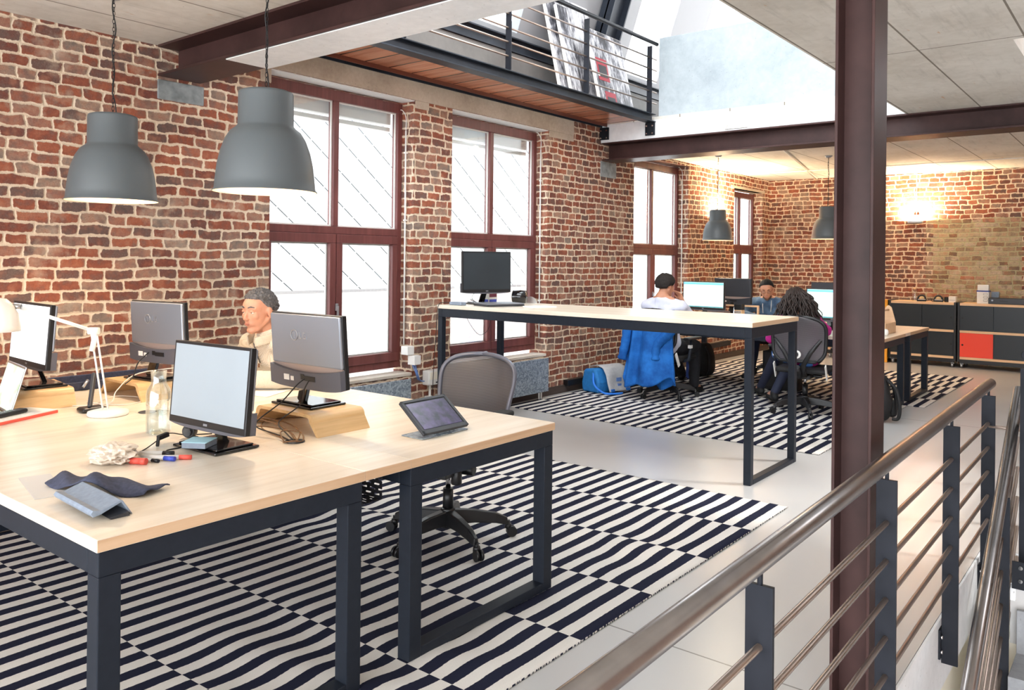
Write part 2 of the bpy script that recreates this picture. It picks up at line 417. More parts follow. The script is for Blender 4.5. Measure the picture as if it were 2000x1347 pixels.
    def grid(s, fn, nu, nv, mi=0, uv=None, smooth=True):
        vs = [fn(i / nu, j / nv) for j in range(nv + 1) for i in range(nu + 1)]
        fs = [(j * (nu + 1) + i, j * (nu + 1) + i + 1, (j + 1) * (nu + 1) + i + 1, (j + 1) * (nu + 1) + i) for j in range(nv) for i in range(nu)]
        o = len(s.v); s._add(vs, fs, mi, smooth)
        if uv:
            if s.uv is None: s.uv = {}
            for j in range(nv + 1):
                for i in range(nu + 1): s.uv[o + j * (nu + 1) + i] = uv(i / nu, j / nv)
        return s
    def ball(s, c, r, n=12, mi=0):
        c = Vector(c); rr = r if isinstance(r, (tuple, list)) else (r, r, r); m = n // 2
        vs = [c + Vector((rr[0] * sin(PI * i / m) * cos(2 * PI * k / n), rr[1] * sin(PI * i / m) * sin(2 * PI * k / n), rr[2] * cos(PI * i / m))) for i in range(m + 1) for k in range(n)]
        return s._add(vs, [(i * n + k, (i + 1) * n + k, (i + 1) * n + (k + 1) % n, i * n + (k + 1) % n) for i in range(m) for k in range(n)], mi, True)
    def build(s, name, mats, parent=None, world=False, bev=0., seg=2, solid=0., sub=0, merge=False):
        me = bpy.data.meshes.new(name)
        vs = s.v
        if parent is not None and world:
            inv = frame_of(parent).inverted(); vs = [inv @ p for p in vs]
        me.from_pydata([tuple(p) for p in vs], [], s.f)
        mats = mats if isinstance(mats, (list, tuple)) else [mats]
        for q in mats: me.materials.append(MT[q] if isinstance(q, str) else q)
        me.polygons.foreach_set('material_index', s.mi); me.polygons.foreach_set('use_smooth', s.sm)
        if s.uv:
            L = me.uv_layers.new(name='UVMap')
            for lp in me.loops:
                if lp.vertex_index in s.uv: L.data[lp.index].uv = s.uv[lp.vertex_index]
        bm = bmesh.new(); bm.from_mesh(me)
        if merge: bmesh.ops.remove_doubles(bm, verts=bm.verts, dist=1e-5)
        bmesh.ops.recalc_face_normals(bm, faces=bm.faces) if not s.uv else None
        bm.to_mesh(me); bm.free(); me.update()
        o = bpy.data.objects.new(name, me); COL.objects.link(o)
        if parent is not None: o.parent = parent
        if solid: q = o.modifiers.new('solid', 'SOLIDIFY'); q.thickness = solid; q.offset = 0
        if bev: q = o.modifiers.new('bevel', 'BEVEL'); q.width = bev; q.segments = seg; q.limit_method = 'ANGLE'; q.angle_limit = rad(40)
        if sub: q = o.modifiers.new('subd', 'SUBSURF'); q.levels = sub; q.render_levels = sub
        return o
def tag(o, label, cat, group=None, kind=None):
    if label: o['label'] = label
    if cat: o['category'] = cat
    if group: o['group'] = group
    if kind: o['kind'] = kind
    return o
def thing(name, label, cat, loc=(0, 0, 0), rz=0., group=None):
    o = bpy.data.objects.new(name, None); COL.objects.link(o); o.empty_display_size = .1
    o.location = loc; o.rotation_euler = (0, 0, rz)
    return tag(o, label, cat, group)
def struct(mb, name, mat, **kw):
    o = mb.build(name, mat, **kw)
    if kw.get('parent') is None: o['kind'] = 'structure'
    return o
def single(mb, name, mat, label, cat, group=None, **kw):
    return tag(mb.build(name, mat, **kw), label, cat, group)
def dup(root, loc=None, rz=None, label=None, group=None, scale=None):
    def cp(o, par):
        c = o.copy(); COL.objects.link(c)
        if par is not None: c.parent = par
        for ch in [q for q in bpy.data.objects if q.parent == o and q is not c]: cp(ch, c)
        return c
    kids = {}
    r = cp(root, None)
    if loc is not None: r.location = loc
    if rz is not None: r.rotation_euler = (0, 0, rz)
    if scale is not None: r.scale = (scale,) * 3
    if label: r['label'] = label
    if group: r['group'] = group
    return r
def smooth_path(pts, n=8):
    pts = [Vector(p) for p in pts]; out = []
    for i in range(len(pts) - 1):
        p0 = pts[max(i - 1, 0)]; p1 = pts[i]; p2 = pts[i + 1]; p3 = pts[min(i + 2, len(pts) - 1)]
        for k in range(n):
            t = k / n
            out.append(.5 * ((2 * p1) + (p2 - p0) * t + (2 * p0 - 5 * p1 + 4 * p2 - p3) * t * t + (3 * p1 - p0 - 3 * p2 + p3) * t ** 3))
    return out + [pts[-1]]
def cable(pts, r, mat, label, group=None, parent=None, name='cable', n=6, cat='cable'):
    o = MB().tube(smooth_path(pts, n), r, 6).build(name, mat, parent, world=parent is not None)
    if parent is None: tag(o, label, cat, group)
    return o

# ------------------------------------------------------------------ room shell
YW, XF, WT = 5.15, 13.45, .235           # window wall face, end wall face, wall thickness
WIN = [(3.56, 5.04, .46, 2.865), (5.535, 7.05, .46, 2.865), (8.89, 10.39, .46, 2.80), (11.97, 13.12, .46, 2.62)]
def wall_left():
    b = MB(); x0, x1, ztop = -3., XF + .4, 3.095
    xs = [x0]
    for a, c, z0, z1 in WIN: xs += [a, c]
    xs.append(x1)
    for k in range(0, len(xs), 2): b.box(xs[k], xs[k + 1], YW, YW + WT, -.15, ztop)
    for a, c, z0, z1 in WIN:
        b.box(a, c, YW, YW + WT, -.15, z0 - .03); b.box(a, c, YW, YW + WT, z1, ztop)
    return b
struct(wall_left(), 'wall_left', 'brick')
struct(MB().box(XF, XF + .4, -5, YW + WT, -.15, 3.1), 'wall_end', 'brick')
# sills of brick on edge with a mortar bed
for k, (a, c, z0, z1) in enumerate(WIN):
    struct(MB().box(a, c, YW - .004, YW + .17, z0 - .028, z0), 'trim_%d' % (k + 1), 'sill', bev=.004)
# concrete lintel above the first two windows
struct(MB().box(3.0, 7.53, YW - .012, YW + .1, 2.868, 3.062).box(5.05, 5.22, YW - .008, YW + .1, 2.80, 2.868).box(7.07, 7.53, YW - .008, YW + .1, 2.80, 2.868)
       .box(3.47, 3.56, YW - .008, YW + .1, 2.76, 2.868), 'trim_5', 'conc', bev=.004)
struct(MB().box(11.85, 13.2, YW - .006, YW + .1, 2.62, 2.66), 'trim_6', 'conc', bev=.003)
for k, (a, c, z0, z1) in enumerate(WIN[:2]): struct(MB().box(a + .002, c - .002, YW - .006, YW + .149, z1 - .008, z1 - .001), 'trim_%d' % (12 + k), 'white')
# floor with a stairwell opening (y<0.70, x<4.62) and a second one beyond x=7.3
fl = MB().box(-3, XF, .70, YW, -.28, 0).box(4.81, XF, .52, .70, -.28, 0).box(4.36, XF, -5, .52, -.28, 0)
struct(fl, 'floor', 'floor')
struct(MB().box(-3, 4.81, .688, .699, -.30, -.001).box(4.798, 4.809, .52, .688, -.30, -.001).box(4.348, 4.359, .497, .52, -.08, -.001), 'trim_7', 'concw', bev=.002)
struct(MB().box(-3, 4.83, .76, .9, -3.1, -.28).box(4.83, 4.95, -5, .9, -3.1, -.28).box(4.40, 4.83, .50, .56, -3.1, -.28), 'wall_stairwell', 'cream')
struct(MB().box(-3, 4.66, -5, .76, -3.2, -3.1), 'floor_lower', 'floor')
struct(MB().box(-3, 13.4, YW - .018, YW, 0, .085), 'baseboard_left', wood_mat('dark_skirting', (52, 42, 38), (66, 54, 48), (84, 70, 62), 0, .6))

struct(MB().box(-3, XF + .4, -5.3, -5, -3.2, 6.2), 'wall_right_added', 'brick')  # unseen wall added to hold back the daylight from this side
# ceilings (underside 2.85)
ce = MB().box(-3, 2.98, -5, YW, 2.85, 3.1)
ce.box(2.98, 8.104, .705, 1.83, 2.85, 3.1).box(2.98, 5.80, -5, .705, 2.85, 3.1)
ce.box(8.15, XF, -5, YW, 2.85, 3.1)
struct(ce, 'ceiling', 'ceil')
struct(MB().box(2.69, 2.985, -2, 4.35, 2.638, 2.645).box(2.838, 2.985, -2, 4.35, 2.645, 2.85), 'trim_8', 'concw', bev=.006)  # concrete downstand; its window end puts the steel flange's glare into pale colour
# white upper balustrade above the far beam + band
struct(MB().box(8.105, 8.149, -1, YW, 2.853, 3.058), 'trim_9', 'concw', bev=.004)
struct(MB().box(8.16, 8.32, -1, 4.42, 3.06, 3.985), 'wall_upper_balustrade', 'plaster', bev=.004)
# upper storey: kerb, purlin, mansard with roof windows
struct(MB().box(2.98, 8.15, 5.22, YW + WT, 3.1, 3.60).box(8.32, XF, 5.22, YW + WT, 3.1, 3.60), 'wall_upper_kerb', 'upst')
def mans(y): return 3.78 + (5.34 - y) * 3.
def slope_panel(b, x0, x1, z0, z1, t=.12):
    ya = 5.34 - (z0 - 3.78) / 3; yb = 5.34 - (z1 - 3.78) / 3
    b._add([(x0, ya, z0), (x1, ya, z0), (x1, yb, z1), (x0, yb, z1), (x0, ya + t, z0), (x1, ya + t, z0), (x1, yb + t, z1), (x0, yb + t, z1)],
           [(0, 1, 2, 3), (4, 7, 6, 5), (0, 4, 5, 1), (1, 5, 6, 2), (2, 6, 7, 3), (3, 7, 4, 0)])
mp = MB(); ROOFW = [(5.2, 6.7), (8.84, 9.74), (10.62, 11.5)]
xs = [2.9] + [v for w in ROOFW for v in w] + [XF + .3]
for k in range(0, len(xs), 2): slope_panel(mp, xs[k], xs[k + 1], 3.76, 6.2)
mp.box(2.9, XF + .3, 3.6, 4.55, 6.2, 6.32).box(2.9, 4.0, -3, 3.6, 6.2, 6.32).box(7.6, XF + .3, -3, 3.6, 6.2, 6.32).box(4.0, 7.6, -3, 1.4, 6.2, 6.32)  # flat boxes: unseen roof added to cut daylight on the upper storey
for a, c in ROOFW: slope_panel(mp, a, c, 3.76, 3.86); slope_panel(mp, a, c, 5.9, 6.2)
struct(mp, 'ceiling_mansard', 'mans')
for k, (a, c) in enumerate(ROOFW):
    b = MB(); slope_panel(b, a, c, 3.86, 5.9, .01)
    struct(b, 'window_%d' % (k + 5), 'glass')

struct(MB().box(4.0, 7.6, 1.4, 3.6, 6.25, 6.26), 'window_8', 'glass')  # glazed opening in the added, unseen flat roof
# ------------------------------------------------------------------ windows
def window(k, a, c, z0, z1, yf=5.30):
    root = thing('window_%d' % k, None, None, (a, yf, z0)); root['kind'] = 'structure'
    mid = (a + c) / 2; t = z0 + (z1 - z0) * (1.66 - .5) / (2.845 - .5) if k < 4 else 1.67
    zb, zt = z0 + .035, z1 - .02
    F = .052
    fr = MB()
    fr.box(a, c, yf, yf + .075, zt - .085, zt).box(a, c, yf, yf + .075, zb, zb + .06)
    fr.box(a, a + F, yf, yf + .075, zb + .06, zt - .085).box(c - F, c, yf, yf + .075, zb + .06, zt - .085)
    fr.box(a + F, c - F, yf, yf + .075, t + .013, t + .075).box(mid - .026, mid + .026, yf, yf + .075, t + .075, zt - .085)
    fr.build('window_frame', 'winwood', root, world=True, bev=.004)
    up = zt - .085; sash = MB(); beads = MB(); gl = []
    for s_ in (0, 1):
        xa = (a + F) if s_ == 0 else mid + .003; xb = (mid - .003) if s_ == 0 else c - F
        s = MB(); w = .062; ys = yf - .014
        s.box(xa, xb, ys, ys + .06, zb + .061, zb + .14).box(xa, xb, ys, ys + .06, t - .062, t + .012)
        s.box(xa, xa + w, ys, ys + .06, zb + .14, t - .062).box(xb - w, xb, ys, ys + .06, zb + .14, t - .062)
        so = s.build('casement', 'winwood', root, world=True, bev=.005)
        MB().box(xa + w - .004, xb - w + .004, yf + .02, yf + .026, zb + .13, t - .055).build('pane', 'glass', so, world=True)
        xa2 = (a + F) if s_ == 0 else mid + .026; xb2 = (mid - .026) if s_ == 0 else c - F
        MB().box(xa2 - .004, xb2 + .004, yf + .03, yf + .036, t + .07, up + .004).build('pane', 'glass', root, world=True)
        # pale glazing spacer visible round each pane
        g = MB(); q = .012
        for (x0, x1, zz0, zz1) in ((xa2, xb2, t + .075, up), (xa + w, xb - w, zb + .14, t - .062)):
            g.box(x0, x0 + q, yf + .028, yf + .04, zz0, zz1).box(x1 - q, x1, yf + .028, yf + .04, zz0, zz1).box(x0 + q, x1 - q, yf + .028, yf + .04, zz1 - q, zz1).box(x0 + q, x1 - q, yf + .028, yf + .04, zz0, zz0 + q)
        g.build('glazing_bead', 'wplastic', root, world=True)
    h = MB().box(mid - .012, mid + .012, yf - .03, yf - .014, t - .62, t - .56).box(mid - .008, mid + .008, yf - .045, yf - .03, t - .70, t - .58)
    h.build('handle', 'alu', root, world=True, bev=.002)
    return root
for k, (a, c, z0, z1) in enumerate(WIN): window(k + 1, a, c, z0, z1)
# external blind boxes seen through the tops of the panes
for k, (a, c, z0, z1) in enumerate(WIN[:2]):
    single(MB().box(a + .05, c - .05, YW + .25, YW + .33, z1 - .20, z1 - .02).box(a + .05, c - .05, YW + .26, YW + .32, z1 - .26, z1 - .225), 'roller_blind', 'wplastic',
           ['pale roller blind box outside the top of the window behind the large hanging lamps', 'pale roller blind box outside the top of the window above the standing table'][k], 'blind')

# white slate house across the yard
fb = thing('neighbour_building', 'white slate hung building across the yard behind the windows', 'building', (6, 10.4, -1))
MB().box(-1.5, 17.5, 10.4, 14, -3, 4.75).build('wall', 'facade', fb, world=True)
MB().box(-1.7, 17.7, 10.2, 14.1, 4.75, 4.95).build('roof', 'steelg', fb, world=True)
struct(MB().box(-14, 40, YW + WT, 10.4, -3.1, -3.0), 'ground', concrete('yard_paving', (190, 188, 182), (214, 212, 206), .9, 1.))

# ------------------------------------------------------------------ steel
def ibeam(name, label, x0, x1, z0, z1, y0, y1, mat='steelb', tf=.016, tw=.012):
    root = thing(name, label, 'beam', ((x0 + x1) / 2, (y0 + y1) / 2, z0))
    xm = (x0 + x1) / 2
    MB().box(x0, x1, y0, y1, z0, z0 + tf).build('lower_flange', mat, root, world=True, bev=.002)
    MB().box(x0, x1, y0, y1, z1 - tf, z1).build('upper_flange', mat, root, world=True, bev=.002)
    MB().box(xm - tw / 2, xm + tw / 2, y0, y1, z0 + tf, z1 - tf).build('web', mat, root, world=True)
    return root
b1 = ibeam('steel_beam', 'brown steel ceiling beam crossing above the hanging lamps', 2.68, 2.98, 2.645, 2.85, -2, 5.13)
b2 = ibeam('steel_beam', 'brown steel ceiling beam below the pale concrete balustrade and twin spotlights', 8.10, 8.42, 2.645, 2.852, -2, 5.13)
# stone pads under the beam ends
single(MB().box(2.69, 3.02, YW - .008, YW + .1, 2.50, 2.63), 'padstone', 'stone', 'grey blue padstone in the brick under the nearer ceiling beam', 'padstone', bev=.006)
single(MB().box(8.10, 8.45, YW - .008, YW + .1, 2.46, 2.645), 'padstone', 'stone', 'grey brown padstone in the brick under the farther ceiling beam', 'padstone', bev=.006)
# column
cx0, cx1, cy0, cy1 = 2.74, 2.895, .712, .835
cl = thing('steel_column', 'brown steel H column standing behind the handrail', 'column', ((cx0 + cx1) / 2, (cy0 + cy1) / 2, 0))
for y in (cy0, cy1 - .010): MB().box(cx0, cx1, y, y + .010, 0, 2.64).build('flange', 'steelb', cl, world=True, bev=.002)
MB().box((cx0 + cx1) / 2 - .005, (cx0 + cx1) / 2 + .005, cy0 + .01, cy1 - .01, 0, 2.64).build('web', 'steelb', cl, world=True)

# walkway along the wall
ww = thing('walkway', 'steel edged walkway with red brown board underside above the windows', 'walkway', (5.5, 4.8, 3.03))
ch = MB().box(3.0, 8.10, 4.42, 4.535, 3.028, 3.038).box(3.0, 8.10, 4.42, 4.535, 3.108, 3.118).box(3.0, 8.10, 4.47, 4.48, 3.038, 3.108)
ch.build('edge_channel', 'steelg', ww, world=True, bev=.0015)
MB().box(3.0, 8.10, 4.535, 5.08, 3.070, 3.095).build('boards', 'soffit', ww, world=True)
MB().box(3.0, 8.10, 5.06, 5.07, 3.035, 3.07).build('fascia_strip', wood_mat('dark_red_timber', (84, 40, 28), (100, 50, 36), (112, 58, 42), 0, .5), ww, world=True)
MB().box(3.0, 8.10, 5.072, 5.137, 3.063, 3.075).box(3.0, 8.10, 5.127, 5.137, 3.03, 3.063).build('wall_angle', 'steelg', ww, world=True)
for y0, nm in ((4.43, 0), (5.035, 1)):
    br = MB().box(8.078, 8.104, y0, y0 + .115, 2.885, 3.027).build('bracket', 'plate', ww, world=True, bev=.002)
    for dy in (.02, .095):
        for z in (2.905, 2.99): MB().cyl((8.070, y0 + dy, z), (8.079, y0 + dy, z), .009, n=10).build('bolt', 'chrome', br, world=True)
# walkway railing
YR = 4.44
wr = thing('railing', 'upper railing with round bars along the walkway edge', 'railing', (5.5, YR, 3.12))
for x in (4.22, 5.48, 6.71, 7.98): MB().box(x - .006, x + .006, YR - .03, YR + .03, 3.118, 3.86).build('post', 'plate', wr, world=True, bev=.001)
for k in range(5):
    z = 3.24 + k * .124
    MB().cyl((3.0, YR, z), (8.14, YR, z), .0085, n=10).build('rail_bar', 'bar', wr, world=True)
MB().cyl((3.0, YR, 3.915), (8.15, YR, 3.915), .021, n=16).build('handrail', 'plate', wr, world=True)
# wall plate and rafter on the upper level
single(MB().box(2.98, 8.15, 5.20, 5.34, 3.605, 3.62).box(2.98, 8.15, 5.20, 5.34, 3.745, 3.76).box(2.98, 8.15, 5.262, 5.275, 3.62, 3.745), 'wall_plate_beam', 'steelg', 'dark steel wall plate lying on the grey kerb behind the upper railing', 'beam', bev=.001)
single(MB().box(8.33, XF, 5.20, 5.34, 3.605, 3.62).box(8.33, XF, 5.20, 5.34, 3.745, 3.76).box(8.33, XF, 5.262, 5.275, 3.62, 3.745), 'wall_plate_beam', 'steelg', 'dark blue steel wall plate seen past the end of the upper railing', 'beam', bev=.001)
ra = MB()
for x in (8.0, 8.31): ra._add([(x, 5.32, 3.76), (x + .02, 5.32, 3.76), (x + .02, 4.50, 6.2), (x, 4.50, 6.2), (x, 5.14, 3.76), (x + .02, 5.14, 3.76), (x + .02, 4.34, 6.2), (x, 4.34, 6.2)], [(0, 1, 2, 3), (4, 7, 6, 5), (0, 4, 5, 1), (1, 5, 6, 2), (2, 6, 7, 3), (3, 7, 4, 0)])
ra._add([(8.0, 5.24, 3.76), (8.33, 5.24, 3.76), (8.33, 4.43, 6.2), (8.0, 4.43, 6.2), (8.0, 5.22, 3.76), (8.33, 5.22, 3.76), (8.33, 4.41, 6.2), (8.0, 4.41, 6.2)], [(0, 1, 2, 3), (4, 7, 6, 5), (0, 4, 5, 1), (1, 5, 6, 2), (2, 6, 7, 3), (3, 7, 4, 0)])
single(ra, 'rafter', 'steelg', 'dark green steel rafter leaning behind the stacked pictures', 'rafter')
single(MB().box(8.33, 8.40, 4.40, 4.47, 3.985, 6.2), 'white_post', 'white', 'slim white post at the left end of the pale balustrade', 'post')

# ------------------------------------------------------------------ handrail by the stairwell
hr = thing('railing', 'steel railing with thick handrail in the foreground beside the column', 'railing', (2.7, .65, 0))
def hz(x): return .829 + .0105 * (x - .94)
for x in (-.35, .66, 1.665, 2.69, 3.70, 4.62):
    zt = hz(x) - .055
    po = MB().box(x - .006, x + .006, .621, .681, -.17, zt).build('post', 'plate', hr, world=True, bev=.001)
    MB().cyl((x, .651, zt - .01), (x, .651, zt + .035), .006, n=10).build('pin', 'plate', po, world=True)
    MB().box(x - .03, x + .03, .68, .690, -.15, -.03).build('fixing_plate', 'plate', po, world=True, bev=.002)
    for z in (-.06, -.12): MB().cyl((x - .018, .672, z), (x - .018, .682, z), .009, n=10).build('bolt', 'chrome', po, world=True)
for k in range(5):
    z0 = .645 - k * .119
    MB().cyl((-.6, .65, z0 - .012), (4.625, .65, z0 + .03), .0085, n=12).build('rail_bar', 'bar', hr, world=True)
MB().cyl((-.6, .65, hz(-.6)), (4.66, .65, hz(4.66)), .0255, n=28).ball((4.66, .65, hz(4.66)), .0255, 20).build('handrail', 'rail', hr, world=True)
MB().cyl((4.62, .65, .66), (4.62, .50, .66), .0085, n=10).build('return_bar', 'bar', hr, world=True)
# descending stair railing
sr = thing('railing', 'steep stair railing descending at the right edge of the photo', 'railing', (3.6, .50, 0))
def sz(x): return .857 - .7145 * (4.62 - x)
MB().cyl((1.6, .525, sz(1.6) - .02), (4.64, .525, sz(4.64) - .02), .0255, n=28).build('handrail', 'rail', sr, world=True)
for k in range(5):
    d = .235 + k * .145
    MB().cyl((1.6, .525, sz(1.6) - d), (4.62, .525, sz(4.62) - d), .0085, n=12).build('rail_bar', 'bar', sr, world=True)
for x in (4.12, 3.0, 1.95):
    MB().box(x - .006, x + .006, .495, .553, sz(x) - 1.12, sz(x) - .055).build('post', 'plate', sr, world=True, bev=.001)
# concrete stair
st = MB()
prof = [(4.60, -.001)]
x = 4.60; z = -.11
pts = [(4.34, -.11), (4.32, -.11)]
x, z = 4.32, -.11
for k in range(9):
    z -= .193; pts.append((x, z)); x -= .27; pts.append((x, z))
pts += [(x, z - .25), (4.34, -.5)]
st.prism(pts, 1, -.8, .490)
single(st, 'staircase', concrete('stair_concrete', (128, 130, 134), (158, 160, 164), .85, 3.), 'grey concrete stairs going down in the bottom right corner', 'stairs', bev=.003)
# far railing beyond
fr = thing('railing', 'railing end with dark post beside the top of the stair handrail at the right edge', 'railing', (5.2, .47, 0))
MB().cyl((4.40, .465, 1.045), (7.4, .465, 1.045), .0265, n=24).build('handrail', 'plate', fr, world=True, bev=.003)
for x in (4.44, 5.4, 6.4, 7.36):
    po = MB().box(x - .006, x + .006, .435, .497, .001 if x > 4.5 else -.06, .98).build('post', 'plate', fr, world=True)
    MB().cyl((x, .466, .97), (x, .466, 1.03), .006, n=8).build('pin', 'plate', po, world=True)
    if x < 4.5:
        MB().box(4.338, 4.346, .43, .512, -.02, .105).build('fixing_plate', 'plate', po, world=True)
        for z in (.02, .08): MB().cyl((4.33, .478, z), (4.339, .478, z), .009, n=10).build('bolt', 'chrome', po, world=True)
for k in range(5): MB().cyl((4.44, .466, .86 - k * .14), (7.4, .466, .86 - k * .14), .0085, n=8).build('rail_bar', 'bar', fr, world=True)

# ------------------------------------------------------------------ rugs
def rug(name, label, x0, x1, y0, y1, seed, amp, flat=None):
    nu, nv = int((x1 - x0) * 30), int((y1 - y0) * 36); b = MB()
    def fn(u, v):
        X = x0 + u * (x1 - x0); Y = y0 + v * (y1 - y0)
        e = min(1, min(u, 1 - u) * (x1 - x0) / .35) * min(1, min(v, 1 - v) * (y1 - y0) / .35)
        w = noise.noise(Vector((X * 1.1, Y * 1.3, seed)))
        rp = max(0, noise.noise(Vector((X * .8 + 3, Y * .8, seed + 5))) - .12) * 1.6
        a = amp * e * rp
        h = .5 + .5 * sin(X * 15 + 6 * noise.noise(Vector((X * .8, Y * 1.2, seed + 9))))
        Z = .009 + min(.016, a * h)
        return (X + .012 * w * e, Y + a * 1.1 * (h - .5) + .010 * noise.noise(Vector((X * 2, Y * 2, seed + 2))) * e, Z)
    b.grid(fn, nu, nv, uv=lambda u, v: (u * (x1 - x0) + (x1 - x0) * 0, v * (y1 - y0)))
    o = b.build(name, 'rug'); tag(o, label, 'rug')
    q = o.modifiers.new('solid', 'SOLIDIFY'); q.thickness = .007; q.offset = -1
    return o
rug('striped_rug', 'black and white striped rug under the front bench desk', .936, 4.80, 1.712, 4.72, 3., .016)
rug('striped_rug', 'piece of striped rug at the far left under the front desk', -2.0, .925, 1.9, 4.5, 7., .012)
rug('striped_rug', 'black and white striped rug between the standing table and the far desks', 6.27, 9.03, 2.0, 5.05, 11., .018)
rug('striped_rug', 'farthest striped rug reaching towards the sideboards', 9.06, 11.82, 1.84, 4.95, 17., .016)
# ------------------------------------------------------------------ tables
def table(name, label, cat, x0, x1, y0, y1, zt, leg=.06, th=.034, zf=.012, top='desk', group=None, apron=.066, grain=None):
    root = thing(name, label, cat, ((x0 + x1) / 2, (y0 + y1) / 2, zf), 0, group)
    MB().box(x0, x1, y0, y1, zt - th, zt, 0).build('tabletop', [top], root, world=True, bev=.0025)
    MB().box(x0 + .001, x1 - .001, y0 - .0012, y0, zt - th + .002, zt - .002).build('edge_band', 'edge', root, world=True)
    a = zt - th; q = .006
    for yy in (y0 + q, y1 - q - leg):
        for xx in (x0 + q, x1 - q - leg):
            MB().box(xx, xx + leg, yy, yy + leg, zf, a - apron).build('leg', 'frame', root, world=True, bev=.003)
        MB().box(x0 + q, x1 - q, yy, yy + leg, a - apron, a).build('end_rail', 'frame', root, world=True, bev=.003)
        MB().box(x0 + q + leg, x1 - q - leg, yy, yy + leg, zf, zf + leg * .62).build('foot_rail', 'frame', root, world=True, bev=.003)
    for xx in (x0 + q, x1 - q - leg * .6): MB().box(xx, xx + leg * .6, y0 + q + leg, y1 - q - leg, a - apron, a).build('side_rail', 'frame', root, world=True, bev=.003)
    return root
G1 = 'desks of the near bench'
table('desk', 'near bench desk at the left with pale ash top and black legs', 'desk', .942, 1.822, 2.08, 4.78, .745, zf=.014)
table('desk', 'near bench desk carrying the tablet, pale ash top and black legs', 'desk', 2.037, 2.92, 2.08, 4.78, .745, zf=.014)
fp = single(MB().box(1.822, 2.037, 2.08, 4.78, .711, .745), 'desk_strip', 'desk', 'pale ash strip closing the gap between the two near bench desks', 'desk strip', bev=.002)
MB().box(1.823, 2.036, 2.0788, 2.08, .713, .743).build('edge_band', 'edge', fp)
tr = MB().box(1.85, 2.01, 2.20, 4.70, .585, .588).box(1.85, 1.853, 2.20, 4.70, .588, .70).box(2.007, 2.01, 2.2, 4.7, .588, .70)
for y in (2.3, 3.4, 4.6): tr.box(1.85, 1.853, y, y + .03, .70, .711).box(2.007, 2.01, y, y + .03, .70, .711)
t_ = single(tr, 'cable_tray', 'perf', 'black perforated cable tray hanging under the near bench', 'cable tray')
table('standing_table', 'tall pale topped standing table with dark steel legs', 'table', 5.10, 5.968, 2.062, 4.905, 1.067, leg=.05, th=.032, zf=.0, top='desky', apron=.072)
table('desk', 'far bench desk where the man in white shirt works', 'desk', 8.19, 9.07, 2.03, 4.80, .745, zf=.014)
table('desk', 'far bench desk where the man in denim shirt sits', 'desk', 9.285, 10.17, 2.03, 4.80, .745, zf=.014)
single(MB().box(9.070, 9.285, 2.03, 4.80, .711, .745), 'desk_strip', 'desk', 'pale ash strip closing the gap between the two far bench desks', 'desk strip', bev=.002)

MT['frame_grey'] = simple('grey_chair_frame', (104, 106, 118), .3, .3)
# ------------------------------------------------------------------ chairs
def base5(root, R=.33, rot=0., zf=.012, mat='black', hub=.09):
    bs = MB()
    for k in range(5):
        a = rot + k * 2 * PI / 5; c, s = cos(a), sin(a)
        pts = [(.03 * c, .03 * s, .125), (.12 * c, .12 * s, .122), (.22 * c, .22 * s, .108), (.285 * c, .285 * s, .092), (R - .02, 0, 0)]
        n = Vector((-s, c, 0))
        sec = [(.03, .135, .032, .05), (.14, .130, .026, .042), (.25, .113, .021, .036), (R - .03, .098, .017, .030), (R - .005, .088, .014, .024)]
        vs = []
        for r, z, w, h in sec:
            for sx, sz_ in ((-1, -1), (1, -1), (.75, .5), (-.75, .5)):
                vs.append(Vector((r * c, r * s, z)) + n * w * sx + Vector((0, 0, sz_ * h)))
        fs = [(i * 4 + j, i * 4 + (j + 1) % 4, (i + 1) * 4 + (j + 1) % 4, (i + 1) * 4 + j) for i in range(4) for j in range(4)] + [(3, 2, 1, 0), (16, 17, 18, 19)]
        bs._add(vs, fs, 0, False)
    bs.cyl((0, 0, .07), (0, 0, .17), .042, .036, 24)
    bs.build('star_base', mat, root, bev=.006)
    for k in range(5):
        a = rot + k * 2 * PI / 5; c, s = cos(a), sin(a); p = Vector((R * c, R * s, 0)); n = Vector((-s, c, 0)); q = Vector((c, s, 0)) * .018
        w = MB()
        for d in (-.019, .006): w.cyl(p + q + n * d + Vector((0, 0, .027 + 0)), p + q + n * (d + .013) + Vector((0, 0, .027)), .027, n=20)
        w.cyl(p + Vector((0, 0, .03)), p + Vector((0, 0, .085)), .010, n=10)
        w.cyl(p + Vector((0, 0, .045)), p + Vector((0, 0, .068)), .020, .016, 14)
        w.build('caster', mat, root)
def spline_surf(b, rows, n, mi=0, close_u=False):
    pass
